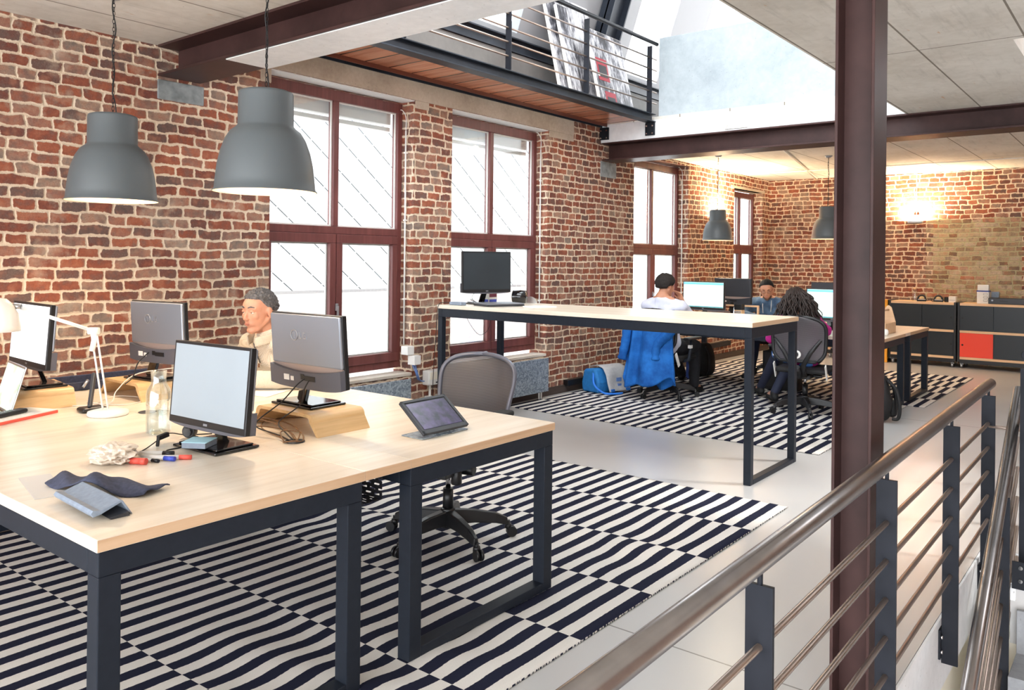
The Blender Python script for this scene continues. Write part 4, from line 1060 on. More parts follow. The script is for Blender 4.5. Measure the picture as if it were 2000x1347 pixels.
# handset on a dock, remote, red notebook
ph = thing('telephone', 'slim black phone standing in its dock behind the lamp base', 'telephone', (1.69, 3.84, ZD))
MB().obox((1.69, 3.82, .76), (1.745, 3.90, .905), .048, .016, (1, -.6, 0)).build('handset', 'dark', ph, world=True, bev=.006)
MB().box(1.65, 1.76, 3.79, 3.87, ZD, .768).build('dock', 'black', ph, world=True, bev=.012)
rn = thing('notebook', 'red edged notebook under the black remote at the left', 'notebook', (1.40, 3.92, ZD), rad(24))
MB().box(-.19, .17, -.085, .085, 0, .003).box(-.19, .17, -.087, -.083, 0, .012).build('cover', 'red', rn)
MB().box(-.188, .168, -.083, .083, .003, .0165).build('pages', 'paper', rn)
rc = thing('remote_control', 'black remote control lying on the red edged notebook', 'remote', (1.38, 3.90, .7640), rad(26))
MB().box(-.10, .09, -.024, .024, 0, .018).build('case', 'black', rc, bev=.008, seg=3)
kb = MB()
for i in range(5):
    for j in range(3): kb.box(-.07 + i * .022, -.058 + i * .022, -.014 + j * .011, -.007 + j * .011, .018, .0195)
kb.build('buttons', 'silver', rc)
# laptop at the extreme left
lp = thing('laptop', 'open laptop with bright screen cut by the left edge', 'laptop', (1.42, 4.08, ZD), rad(-8))
MB().box(-.20, -.005, -.16, .17, .0, .014).build('keyboard_base', 'alu', lp, bev=.004)
lb = MB(Matrix.Translation((-.0, 0, .012)) @ Matrix.Rotation(rad(16), 4, 'Y'))
lb.box(0, .006, -.16, .17, 0, .215); lb.build('lid', 'alu', lp, bev=.003)
MB(Matrix.Translation((0, 0, .012)) @ Matrix.Rotation(rad(16), 4, 'Y')).box(-.001, 0, -.15, .16, .012, .205).build('screen', 'scr_lap', lp)
# dark felt tray along the back of the bench
fo = thing('desk_tray', 'long navy fabric tray lying at the back of the near bench', 'tray', (2.07, 4.50, ZD))
MB().box(1.80, 2.36, 4.46, 4.475, ZD, .79).box(1.80, 2.36, 4.59, 4.605, ZD, .81).box(1.80, 2.36, 4.46, 4.605, ZD, .752).box(1.80, 1.812, 4.46, 4.605, ZD, .80).box(2.348, 2.36, 4.46, 4.605, ZD, .80).build('body', 'felt', fo, world=True, bev=.004)
MB().cyl((1.93, 4.44, .765), (1.96, 4.45, .80), .008, n=10).build('clip', 'alu', fo, world=True)
# papers in front of the man
for k, (pts, lb_) in enumerate([([(2.432, 3.70), (2.455, 3.56), (2.76, 3.70), (2.70, 3.90)], 'lower sheet of paper on the bench in front of the man in cream sweater'), ([(2.56, 3.86), (2.62, 3.70), (2.86, 3.86), (2.80, 4.00)], 'sheet of paper lying across the other one by the forearm')]):
    z = ZD + .0008 + k * .002
    single(MB()._add([(x, y, z) for x, y in pts] + [(x, y, z + .0012) for x, y in pts], [(3, 2, 1, 0), (4, 5, 6, 7), (0, 1, 5, 4), (1, 2, 6, 5), (2, 3, 7, 6), (3, 0, 4, 7)]), 'paper_sheet', 'paper', lb_, 'paper', 'papers')
# clips and webcam by the square monitor
wc = thing('webcam', 'small round black webcam lying behind the square monitor foot', 'webcam', (1.70, 2.98, ZD))
MB().cyl((1.69, 2.97, .775), (1.715, 2.985, .775), .026, n=24).box(1.70, 1.73, 2.96, 3.0, ZD, .752).cyl((1.715, 2.985, ZD), (1.715, 2.985, .77), .006, n=8).build('body', 'black', wc, world=True, bev=.002)
MB().cyl((1.684, 2.966, .775), (1.690, 2.97, .775), .017, n=20).build('lens', 'gloss', wc, world=True)
fc = thing('usb_adapter', 'black right angle plug lying on the desk beside the carafe', 'adapter', (1.56, 2.93, ZD))
MB().obox((1.555, 2.945, .775), (1.60, 2.955, .782), .018, .018).obox((1.545, 2.93, .7475), (1.555, 2.94, .782), .012, .010).build('body', 'blackm', fc, world=True, bev=.003)
cable([(1.44, 2.885, .748), (1.49, 2.92, .747), (1.545, 2.94, .765), (1.60, 2.985, .775), (1.66, 3.03, .765), (1.72, 3.04, .748), (1.80, 2.98, .748)], .0022, 'cord', 'thin black cable running from the marker pens to the webcam')
cable([(1.50, 2.80, .748), (1.54, 2.845, .748), (1.60, 2.85, .748), (1.66, 2.89, .748), (1.70, 2.945, .749)], .0025, 'cord', 'short black cable curving in front of the webcam')
# grommet and cables behind the square monitor
gr = MB().lathe([(0, .0006), (.036, .0006), (.040, .0025), (.036, .004), (.030, .0015), (0, .0015)], (1.935, 2.62, ZD), 28)
single(gr, 'cable_grommet', 'dark', 'round cable hole in the ash strip near the bent stand', 'grommet')
gr2 = MB().lathe([(0, .0006), (.036, .0006), (.040, .0025), (.036, .004), (.030, .0015), (0, .0015)], (1.86, 3.62, ZD), 28)
single(gr2, 'cable_grommet', 'dark', 'round cable hole in the ash strip left of the carafe', 'grommet')
gcb = 'cables looping into the hole of the near bench'
for k, (pts, mt) in enumerate([
    ([(2.062, 2.73, .965), (2.03, 2.735, .945), (2.0, 2.80, .87), (1.935, 2.86, .80), (1.90, 2.82, .78), (1.92, 2.70, .762), (1.925, 2.63, .748)], 'cord'),
    ([(2.062, 2.70, .962), (2.04, 2.70, .93), (2.05, 2.74, .86), (1.99, 2.80, .79), (1.96, 2.70, .758), (1.94, 2.63, .748)], 'cord'),
    ([(1.80, 2.92, .749), (1.90, 2.98, .77), (1.98, 2.92, .785), (1.99, 2.76, .77), (1.95, 2.64, .748)], 'cordt'),
    ([(1.76, 2.84, .749), (1.86, 2.90, .765), (1.94, 2.84, .775), (1.98, 2.72, .765), (1.94, 2.61, .748)], 'cordt'),
    ([(1.90, 3.02, .749), (2.0, 3.0, .78), (2.05, 2.86, .775), (2.0, 2.68, .77), (1.93, 2.60, .748)], 'cordt'),
    ([(1.90, 2.64, .749), (1.93, 2.70, .775), (1.99, 2.66, .77), (1.96, 2.60, .748), (1.90, 2.58, .760), (1.89, 2.63, .749)], 'cordt'),
    ([(2.28, 2.95, .749), (2.12, 3.05, .749), (1.98, 2.9, .752), (1.93, 2.66, .749)], 'cordt')]):
    cable(pts, .0028, mt, ['black screen lead hanging from the monitor ports down to the cable hole', 'second black lead beside the screen lead under the monitor', 'tan lead making the largest loop at the cable hole', 'tan lead looping low at the cable hole', 'tan lead looping past the bent stand', 'short tan coil lying round the cable hole', 'tan lead running under the bent stand'][k], gcb)
cable([(2.13, 4.05, 1.0), (2.02, 4.02, .93), (1.98, 4.0, .86), (1.93, 3.98, .83)], .003, 'cord', 'black lead behind the farther monitor')
cable([(2.30, 4.0, .88), (2.02, 4.02, .87), (1.90, 4.0, .80), (1.84, 3.95, .750), (1.70, 4.02, .748)], .003, 'cordw', 'white lead drooping past the carafe')
cable([(1.80, 4.0, .749), (1.95, 4.12, .752), (2.02, 3.96, .75), (1.88, 3.86, .749), (1.78, 4.05, .749)], .0025, 'cordw', 'white lead coiled on the desk behind the phone')
cable([(1.30, 4.02, .76), (1.40, 3.98, .755), (1.52, 4.02, .749)], .003, 'cord', 'black lead at the left edge by the bent stand')

# ------------------------------------------------------------------ things on the standing table
ZT = 1.0675
lt = thing('closed_laptop', 'closed silver blue laptop on the standing table below the dark monitor', 'laptop', (5.38, 4.42, ZT), rad(-22))
MB().box(-.19, .17, -.12, .14, .0, .016).build('base', 'dark', lt, bev=.004)
MB().box(-.19, .17, -.12, .14, .0165, .026).build('lid', 'silver', lt, bev=.004)
ntb = single(MB(Matrix.Translation((5.42, 4.03, ZT)) @ Matrix.Rotation(rad(-20), 4, 'Z')).box(-.12, .12, -.075, .075, 0, .012), 'notebook', 'paper', 'thin pale notebook beside the closed laptop on the standing table', 'notebook', bev=.002)
pb = single(MB().box(5.14, 5.21, 4.66, 4.80, ZT, ZT + .028), 'power_adapter', 'casegrey', 'grey power adapter at the window end of the standing table', 'adapter', bev=.006)
pj = thing('desk_speaker', 'round black and white device on the standing table right of the laptop', 'device', (5.80, 4.62, ZT))
Bm = Matrix.Translation((5.76, 4.58, ZT + .062)) @ Matrix.Rotation(rad(-70), 4, 'Z') @ Matrix.Rotation(PI / 2, 4, 'Y')
MB(Bm).lathe([(0, -.012), (.045, -.010), (.061, 0), (.063, .004)], n=32).build('white_cone', 'wplastic', pj, world=True)
MB(Bm).lathe([(.061, .002), (.063, .05), (.056, .12), (0, .125)], n=32).build('body', 'gloss', pj, world=True)
dc = single(MB(Matrix.Translation((6.02 - .12, 4.50, ZT)) @ Matrix.Rotation(rad(-70), 4, 'Z')).prism([(.07 * cos(PI * k / 14), .062 * sin(PI * k / 14)) for k in range(15)], 1, -.012, .012), 'clear_dispenser', 'film', 'clear half round plastic holder at the end of the standing table items', 'holder')
cdb = thing('product_box', 'small white box with blue and maroon panels behind the dark monitor foot', 'box', (5.62, 4.78, ZT))
MB().box(5.60, 5.72, 4.74, 4.80, ZT, ZT + .095).build('carton', 'paper', cdb, world=True)
MB().box(5.598, 5.5995, 4.745, 4.795, ZT + .01, ZT + .035).box(5.61, 5.71, 4.7385, 4.7395, ZT + .01, ZT + .035).build('blue_panel', 'blue', cdb, world=True)
MB().box(5.61, 5.71, 4.7385, 4.7395, ZT + .055, ZT + .085).build('maroon_panel', simple('maroon_print', (120, 50, 70), .5), cdb, world=True)
cable([(5.18, 4.74, ZT + .015), (5.12, 4.84, ZT + .02), (5.085, 4.88, ZT - .02), (5.085, 4.90, .8), (5.09, 4.93, .5), (5.10, 4.95, .2), (5.14, 4.98, .02)], .003, 'cord', 'black lead going down the left leg of the standing table')
for k, pts in enumerate([[(5.30, 4.75, 1.03), (5.32, 4.74, .93), (5.42, 4.70, .80), (5.50, 4.66, .84), (5.48, 4.62, .96), (5.38, 4.62, 1.03)],
                         [(5.42, 4.62, 1.03), (5.40, 4.58, .97), (5.52, 4.50, .945), (5.62, 4.50, .955), (5.60, 4.52, 1.03)],
                         [(5.30, 4.60, 1.08), (5.27, 4.66, 1.12), (5.33, 4.70, 1.10), (5.42, 4.68, 1.08), (5.50, 4.72, 1.10), (5.42, 4.66, 1.20)],
                         [(5.36, 4.70, 1.08), (5.35, 4.72, 1.14), (5.40, 4.68, 1.20)]]):
    cable(pts, .0022, 'cord', ['long wire loop hanging below the window end of the standing table', 'small wire loop hanging beside the long one below the standing table', 'tangled wire behind the laptop on the standing table', 'wire rising to the back of the dark monitor'][k], 'wires at the standing table')

# ------------------------------------------------------------------ floor things
mb_ = thing('messenger_bag', 'blue messenger bag with grey flap leaning on the brick wall', 'bag', (7.72, 4.84, .012), rad(-14))
bb = MB()
def bagf(u, v):
    return None
bb.prism([(-.13, 0), (.13, 0), (.14, .10), (.10, .25), (-.08, .27), (-.14, .12)], 0, -.21, .21)
bb.build('body', simple('bright_blue_fabric', (28, 112, 178), .75, 0, .15, 30), mb_, bev=.03, seg=4)
fl_ = MB()
def flap(u, v):
    s = u; x = -.12 + .33 * v
    prof = [(.10, .262), (-.02, .286), (-.11, .262), (-.155, .19), (-.175, .10), (-.21, .012)]
    t = s * (len(prof) - 1); k = min(int(t), len(prof) - 2); f = t - k
    y = prof[k][0] * (1 - f) + prof[k + 1][0] * f; z = prof[k][1] * (1 - f) + prof[k + 1][1] * f
    return (x, y - .012 + .006 * sin(v * 9 + s * 5), z + .01)
fl_.grid(flap, 24, 14)
fl_.build('flap', simple('grey_canvas', (176, 176, 178), .8, 0, .08, 40), mb_, solid=.008)
MB().box(.02, .09, -.1945, -.184, .125, .165).box(.03, .08, -.206, -.189, .075, .10).build('printed_mark', 'bluecord', mb_)
MB().box(-.10, -.05, -.236, -.205, .022, .05).box(.13, .19, -.236, -.205, .022, .05).build('corner_tab', simple('royal_blue_tab', (38, 108, 190), .7), mb_)
MB().tube(smooth_path([(-.2, -.05, .22), (-.25, -.12, .10), (-.20, -.22, .02), (-.08, -.29, .012), (0, -.30, .014)], 6), [.012] * 25, 8).build('strap', simple('blue_webbing', (40, 120, 220), .7), mb_)
bp = thing('backpack', 'black backpack slumped on the rug edge by the steel column', 'backpack', (8.03, 2.03, .012), rad(20))
def bpf(u, v):
    th = u * 2 * PI; ph = v * PI; sx = sin(ph)
    x = .17 * (abs(cos(th)) ** .7) * (1 if cos(th) > 0 else -1) * sx ** .45; y = .125 * (abs(sin(th)) ** .7) * (1 if sin(th) > 0 else -1) * sx ** .45
    z = .21 - .21 * cos(ph) * (1 if 1 else 0)
    q = .012 * noise.noise(Vector((x * 9, y * 9, z * 9)))
    return (x * (1 - .25 * (z / .42) ** 2) + q, y * (1 - .35 * (z / .42) ** 2) + q, z)
MB().grid(bpf, 36, 24).build('body', 'blackm', bp, merge=True)
for s in (-1, 1): MB().tube(smooth_path([(.10 * s, -.07, .38), (.12 * s, -.14, .30), (.13 * s, -.17, .16), (.11 * s, -.16, .04), (.10 * s, -.11, .03)], 6), .016, 8).build('shoulder_strap', 'blackm', bp)
MB().box(-.10, .10, -.135, -.10, .06, .20).build('front_pocket', 'blackm', bp, bev=.02, seg=3)
bp2 = thing('backpack', 'black backpack on the floor under the far bench beside the white logo bag', 'backpack', (9.62, 4.52, .012), rad(0))
MB().grid(bpf, 30, 20).build('body', 'blackm', bp2, merge=True)
MB().tube(smooth_path([(-.10, -.07, .38), (-.14, -.13, .28), (-.15, -.14, .10), (-.13, -.1, .03)], 6), .015, 8).build('shoulder_strap', 'blackm', bp2)
sbg = thing('shopping_bag', 'small blue bag with white marks under the far bench', 'bag', (9.32, 4.56, .012), rad(10))
MB().prism([(-.09, 0), (.09, 0), (.07, .27), (-.07, .27)], 1, -.04, .04).build('body', simple('dark_blue_bag', (46, 74, 150), .6), sbg, bev=.008)
MB().box(-.04, .04, -.0425, -.0405, .05, .09).box(-.03, .03, -.0425, -.0405, .12, .20).build('printed_mark', 'paper', sbg)
# under-desk steel pedestal silhouettes of far bench
ped = thing('computer_case', 'black computer case under the far bench between the two desks', 'computer', (9.18, 3.35, .014))
MB().box(9.09, 9.27, 3.15, 3.55, .014, .45).build('case', 'blackm', ped, world=True, bev=.006)
MB().box(9.088, 9.09, 3.17, 3.53, .05, .43).build('side_panel', 'black', ped, world=True)

# ------------------------------------------------------------------ far bench top
tbx = thing('toolbox', 'open wooden carrying box with handle bar at the near corner of the far bench', 'box', (8.93, 2.21, .7455), rad(0))
hb = None
for x in (-.20, .20): hb = MB(); hb.prism([(-.07, 0), (.07, 0), (.07, .11), (.03, .26), (.0, .285), (-.03, .26), (-.07, .11)], 0, x - .009, x + .009); hb.build('end_panel', 'plys', tbx, bev=.003)
MB().box(-.191, .191, -.07, -.058, 0, .11).box(-.191, .191, .058, .07, 0, .11).box(-.191, .191, -.058, .058, 0, .01).build('side_panel', 'plys', tbx, bev=.002)
MB().cyl((-.19, 0, .235), (.19, 0, .235), .011, n=14).build('handle_bar', 'plys', tbx)
single(MB().lathe([(0, 0), (.03, 0), (.042, .015), (.044, .035), (.04, .055), (.03, .066), (.0, .068)], (8.62, 2.13, .7455), 28), 'paper_cup', 'paper', 'small round white pot in front of the wooden carrying box', 'pot')
op = thing('desk_speaker', 'small wooden speaker with ornate front on the far bench', 'speaker', (9.24, 3.90, .7455), rad(-5))
MB().box(-.04, .04, -.05, .05, 0, .15).build('cabinet', 'plys', op, bev=.003)
MB().box(-.0415, -.040, -.043, .043, .01, .14).build('grille', simple('grille_grey', (150, 140, 134), .6, 0, .5, 90), op)
MB().box(-.04, .04, -.05, .05, .151, .215).build('black_top_box', 'black', op, bev=.004)
hp = thing('handbag', 'grey brown bag standing on the far bench behind the spreadsheet monitor', 'bag', (9.25, 4.18, .7455), rad(-5))
MB().box(-.08, .08, -.14, .14, 0, .13).build('body', simple('taupe_leather', (128, 110, 104), .6, 0, .1, 30), hp, bev=.025, seg=3)
MB().tube(smooth_path([(-.02, -.08, .125), (-.02, -.06, .20), (-.02, .03, .21), (-.02, .07, .125)], 6), .006, 8).build('handle', 'cordt', hp)
MB().box(-.083, -.080, -.05, .0, .02, .03).build('label_plate', 'paper', hp)
single(MB().box(8.66, 8.78, 3.98, 4.02, .7455, .80), 'tape_dispenser', 'plys', 'small orange wood block under the spreadsheet monitor', 'desk item', bev=.006)
single(MB(Matrix.Translation((8.55, 4.12, .7455)) @ Matrix.Rotation(rad(12), 4, 'Z')).box(-.10, .10, -.12, .12, 0, .012), 'paper_pile', 'paper', 'small pile of papers in front of the spreadsheet monitor', 'papers')
sf = single(MB().box(9.33, 9.36, 3.70, 4.35, .93, .95).box(9.33, 9.36, 3.70, 3.72, .7455, .93).box(9.33, 9.36, 4.33, 4.35, .7455, .93), 'desk_shelf', 'plys', 'narrow pale shelf bridging behind the far monitors', 'shelf', bev=.002)

# ------------------------------------------------------------------ sideboards along the end wall
def sideboard(label, y0, y1, lower_left='doorb', xf=12.90, xb=13.36):
    r = thing('sideboard', label, 'sideboard', ((xf + xb) / 2, (y0 + y1) / 2, 0), 0)
    for zz in (.885, .500, .125):
        MB().box(xf - .004, xb, y0 + .012, y1 - .012, zz, zz + .034).build('shelf_board', 'plys', r, world=True, bev=.002)
    for y in (y0, y1 - .03): MB().box(xf - .006, xb, y, y + .03, .085, .925).build('side_frame', 'black', r, world=True, bev=.002)
    MB().box(xb - .012, xb, y0 + .03, y1 - .03, .159, .885).build('back_panel', 'doorb', r, world=True)
    MB().box(xf, xb, y0 + .03, y1 - .03, .07, .122).build('base_frame', 'black', r, world=True)
    ym = (y0 + y1) / 2
    n = 0
    for z0, z1 in ((.534, .885), (.159, .500)):
        for (a, c, dx) in ((ym, y1 - .03, 0), (y0 + .03, ym, .014)):
            mt = 'doorb'
            if lower_left == 'redc' and z0 < .3 and a == ym: mt = 'redc'
            d = MB().box(xf + dx, xf + dx + .012, a + .001, c - .001, z0 + .002, z1 - .002).build('sliding_door', mt, r, world=True)
            hy = (c - .035) if a == ym and lower_left == 'redc' else (a + .035 if a != ym else c - .06)
            MB().cyl((xf + dx - .002, hy, (z0 + z1) / 2), (xf + dx + .001, hy, (z0 + z1) / 2), .013, n=18).build('finger_hole', 'blackm', d, world=True)
    for x in (xf + .05, xb - .05):
        for y in (y0 + .05, y1 - .05):
            MB().cyl((x, y - .014, .032), (x, y + .014, .032), .032, n=16).box(x - .012, x + .012, y - .02, y + .02, .045, .072).build('caster', 'alu', r, world=True)
    return r
sideboard('dark sideboard on casters with ply boards, left one beside the desk end', 2.228, 3.12)
sideboard('dark sideboard on casters with one bright red sliding door', 1.33, 2.212, 'redc')
sideboard('dark sideboard mostly hidden behind the steel column', 3.14, 4.03)
single(MB().box(12.86, 12.89, 3.13, 3.24, .001, .93), 'yellow_board', simple('orange_yellow_board', (232, 160, 40), .6), 'orange yellow board edge showing right beside the steel column', 'board', bev=.002)
ZS = .9195
def headset_case(label, x, y):
    r = thing('headset', label, 'headset', (x, y, ZS), rad(10))
    MB().tube([(0, .055 * cos(PI * k / 12), .015 + .075 * sin(PI * k / 12)) for k in range(13)], .012, 8).build('headband', 'black', r)
    MB().box(-.03, .03, -.065, .065, 0, .028).build('base', 'black', r, bev=.01)
    MB().ball((-.01, 0, .05), (.012, .034, .024), 14).build('pad', simple('beige_pad', (206, 186, 140), .6), r)
    MB().box(-.033, -.030, -.05, .05, .026, .034).build('rim', 'wplastic', r)
    return r
headset_case('first small black device with beige pad from the left on the sideboards', 13.02, 2.70)
headset_case('second small black device with beige pad on the sideboards', 13.02, 2.48)
single(MB().box(12.99, 13.05, 2.345, 2.40, ZS, ZS + .075), 'small_black_box', 'gloss', 'small shiny black gadget between the device and the white box', 'gadget', bev=.008)
cable([(13.0, 2.62, ZS + .006), (13.05, 2.59, ZS + .05), (13.0, 2.56, ZS + .006), (12.97, 2.52, ZS + .01)], .004, 'cord', 'black lead between the two small black devices')
wb = thing('tissue_box', 'low white box beside the black devices on the left sideboard', 'box', (13.05, 2.30, ZS))
MB().box(12.98, 13.10, 2.25, 2.34, ZS, ZS + .085).build('carton', 'paper', wb, world=True)
MB().box(12.979, 12.98, 2.255, 2.335, ZS + .03, ZS + .035).build('stripe', 'casegrey', wb, world=True)
bo = thing('glass_bottle', 'clear bottle with cork at the left end of the sideboards', 'bottle', (13.05, 2.80, ZS))
MB().lathe([(0, .002), (.033, .002), (.035, .01), (.035, .13), (.02, .155), (.018, .18)], n=24).build('glass_body', 'bottle', bo)
MB().cyl((0, 0, .17), (0, 0, .195), .019, n=14).build('cork', 'ply', bo)
tb2 = thing('carton', 'tall white carton with blue band on the red door sideboard', 'box', (13.05, 1.92, ZS))
MB().box(12.98, 13.13, 1.84, 1.985, ZS, ZS + .165).build('box_body', 'paper', tb2, world=True)
MB().box(12.975, 13.135, 1.835, 1.99, ZS + .165, ZS + .182).build('blue_lid_band', simple('blue_band', (44, 62, 140), .5), tb2, world=True)
g_ = MB()
for z in (.03, .075, .12): g_.box(12.978, 12.9795, 1.855, 1.905, ZS + z, ZS + z + .004).box(12.978, 12.9795, 1.855, 1.905, ZS + z + .022, ZS + z + .026).box(12.978, 12.9795, 1.855, 1.858, ZS + z, ZS + z + .026).box(12.978, 12.9795, 1.902, 1.905, ZS + z, ZS + z + .026)
g_.build('printed_squares', 'dark', tb2, world=True)
single(MB().box(12.99, 13.12, 1.845, 1.98, ZS + .1825, ZS + .262), 'carton', 'paper', 'plain white carton stacked on the one with blue band', 'box', bev=.002)
single(MB().box(13.15, 13.25, 1.74, 1.835, ZS, ZS + .165), 'picture_frame', 'casegrey', 'small beige grey box behind the black projector case', 'box', bev=.003)
prj = thing('projector', 'flat black equipment case at the right end of the sideboards', 'case', (13.02, 1.58, ZS))
MB().box(12.93, 13.13, 1.345, 1.84, ZS, ZS + .085).build('body', 'dark', prj, world=True, bev=.008)
MB().box(12.926, 12.93, 1.60, 1.70, ZS + .038, ZS + .05).build('handle', 'black', prj, world=True)
MB().cyl((12.927, 1.79, ZS + .05), (12.93, 1.79, ZS + .05), .012, n=14).build('emblem', 'silver', prj, world=True)

# ------------------------------------------------------------------ wall lights, emergency spots
def flood(label, x, y, z, rz):
    r = thing('flood_light', label, 'light fitting', (x, y, z), rz)       # aims up, wall at local +y
    MB().prism([(-.10, .0), (.02, .0), (.02, -.03), (-.06, -.045), (-.10, -.035)], 0, -.10, .10).build('housing', 'alu', r, bev=.006)
    MB().box(-.09, .09, -.09, .01, .001, .004).build('glass', 'bulb', r)
    MB().box(-.045, .045, -.015, .03, .03, .09).build('terminal_box', 'wplastic', r, bev=.005)
    MB().cyl((0, .015, .09), (0, .015, .72), .006, n=8).build('conduit', 'wplastic', r)
    MB().cyl((-.02, -.02, -.02), (-.02, .04, -.02), .012, n=10).build('bracket', 'alu', r)
    L = bpy.data.lights.new('flood_beam', 'AREA'); L.shape = 'RECTANGLE'; L.size = .16; L.size_y = .08; L.energy = 62; L.color = (1., .76, .48)
    o = bpy.data.objects.new('flood_beam', L); COL.objects.link(o); o.parent = r; o.location = (0, -.04, .012); o.rotation_euler = (PI - rad(12), 0, 0)
    return r
flood('wall uplight glowing on the end wall right of the steel column', 13.419, 2.87, 2.12, -PI / 2)
flood('wall uplight on the window wall behind the small hanging lamp', 11.35, 5.119, 2.10, 0)
em = thing('emergency_light', 'white emergency unit with two lit spot heads on the far beam band', 'light fitting', (8.13, 3.45, 2.93))
MB().box(8.085, 8.149, 3.345, 3.60, 2.868, 2.965).build('housing', 'wplastic', em, world=True, bev=.006)
for y, yaw in ((3.55, .35), (3.42, -.1)):
    n = Vector((-.82, .25 if y > 3.5 else -.1, -.5)).normalized(); c = Vector((8.06, y + (.05 if y > 3.5 else 0), 2.93)); 
    MB().cyl(c + n * -.045, c, .03, .05, 24).build('spot_head', 'wplastic', em, world=True)
    MB().cyl(c, c + n * .002, .046, n=24).build('lens', emis('spot_lens', (255, 240, 205), 9), em, world=True)
    L = bpy.data.lights.new('spot_glow', 'SPOT'); L.energy = 9; L.color = (1, .84, .6); L.spot_size = rad(110); L.shadow_soft_size = .03
    o = bpy.data.objects.new('spot_glow', L); COL.objects.link(o); o.parent = em; o.location = c + n * .01 - Vector((8.13, 3.45, 2.93)); o.rotation_euler = n.to_track_quat('-Z', 'Y').to_euler()
single(MB().cyl((8.45, 3.3, 2.838), (13.4, 4.35, 2.838), .008, n=8), 'ceiling_conduit', 'wplastic', 'thin pale conduit crossing the far ceiling diagonally', 'conduit')
single(MB().cyl((12.15, -1, 2.838), (12.15, 4.9, 2.838), .007, n=8), 'ceiling_conduit', 'wplastic', 'thin pale conduit running across the far ceiling near the end wall', 'conduit')

# ------------------------------------------------------------------ pictures on the walkway
def picmat(name, seed, red=False, dark=.4):
    m = NT(name); o = m.obj(); mp = m.a('ShaderNodeMapping', {'Vector': o, 'Location': (seed, seed * 2, 0), 'Scale': (1.6, 1, 1.1)})
    n1 = m.noise(mp.outputs[0], 2.0, 3, .6); mp2 = m.a('ShaderNodeMapping', {'Vector': o, 'Location': (seed, 0, 3), 'Scale': (16, 1, 5)}); n2 = m.noise(mp2.outputs[0], 1.5, 4, .7)
    f = m.math('ADD', m.math('MULTIPLY', n1, .55), m.math('MULTIPLY', n2, .45))
    col = m.ramp(f, [(.40, (.02, .02, .025)), (.47, (.10, .10, .12)), (.52, (.42, .42, .45)), (.60, (.78, .78, .8))], 'LINEAR')
    m.set(**{'Base Color': col, 'Roughness': .45}); return m.m
def picture(label, x0, x1, zh, yb, lean, seed, extra=None, mat=None):
    r = thing('canvas_picture', label, 'picture', ((x0 + x1) / 2, yb, 3.0965), 0, 'pictures stacked on the walkway')
    w = (x1 - x0) / 2
    B = Matrix.Rotation(-lean, 4, 'X')
    MB(B).box(-w, w, 0, .038, 0.002, zh).build('canvas_edge', 'paper', r)
    MB(B).box(-w + .004, w - .004, -.0015, 0, .004, zh - .004).build('printed_face', mat or picmat('photo_print_%d' % seed, seed), r)
    if extra: extra(r, B, w, zh)
    return r
lean = rad(13)
picture('tall black and white street photograph, largest of the stack', 7.03, 7.78, 1.32, 4.86, lean, 3)
picture('white edged canvas at the left of the picture stack', 6.84, 7.02, 1.38, 4.80, lean, 8)
picture('second white edged canvas just left of the large street photograph', 6.92, 7.10, 1.10, 4.72, lean, 12)
def bus(r, B, w, zh):
    MB(B).box(-w + .05, -w + .27, -.004, -.0016, .34, .60).box(-w + .12, -w + .34, -.004, -.0016, .04, .22).build('red_bus_shape', simple('print_red', (170, 40, 56), .5), r)
    for q in ((-w + .08, -w + .24, .38, .52), (-w + .15, -w + .31, .07, .16)): MB(B).box(q[0], q[1], -.0055, -.0041, q[2], q[3]).build('bus_window', simple('print_dark', (40, 38, 44), .5), r)
    MB(B).cyl((-w + .06, -.006, .40), (-w + .06, -.004, .40), .022, n=14).cyl((-w + .31, -.006, .40), (-w + .31, -.004, .40), .022, n=14).build('headlamps', 'paper', r)
picture('black and white canvas with red bus shapes, front right of the stack', 7.36, 8.06, .93, 4.66, lean, 21, bus)
picture('small pale canvas at the right end of the picture stack', 7.86, 8.12, .72, 4.78, lean, 30)

# ------------------------------------------------------------------ daylight
W = bpy.data.worlds.new('sky'); S.world = W; W.use_nodes = True
bg = W.node_tree.nodes['Background']; bg.inputs[0].default_value = (.93, .965, 1, 1); bg.inputs[1].default_value = 3.1
def portal(loc, rot, sx, sy):
    L = bpy.data.lights.new('daylight_portal', 'AREA'); L.shape = 'RECTANGLE'; L.size = sx; L.size_y = sy
    L.cycles.is_portal = True
    o = bpy.data.objects.new('daylight_portal', L); COL.objects.link(o); o.location = loc; o.rotation_euler = rot
S.cycles.max_bounces = 8; S.cycles.diffuse_bounces = 5; S.cycles.glossy_bounces = 4; S.cycles.transparent_max_bounces = 12; S.cycles.transmission_bounces = 4
S.cycles.caustics_reflective = False; S.cycles.caustics_refractive = False
S.cycles.use_denoising = True
sun = bpy.data.lights.new('sun', 'SUN'); sun.energy = 1.2; sun.angle = rad(4); sun.color = (1, .97, .92)
so = bpy.data.objects.new('sun', sun); COL.objects.link(so); so.rotation_euler = Vector((-.35, .62, -.70)).to_track_quat('-Z', 'Y').to_euler()
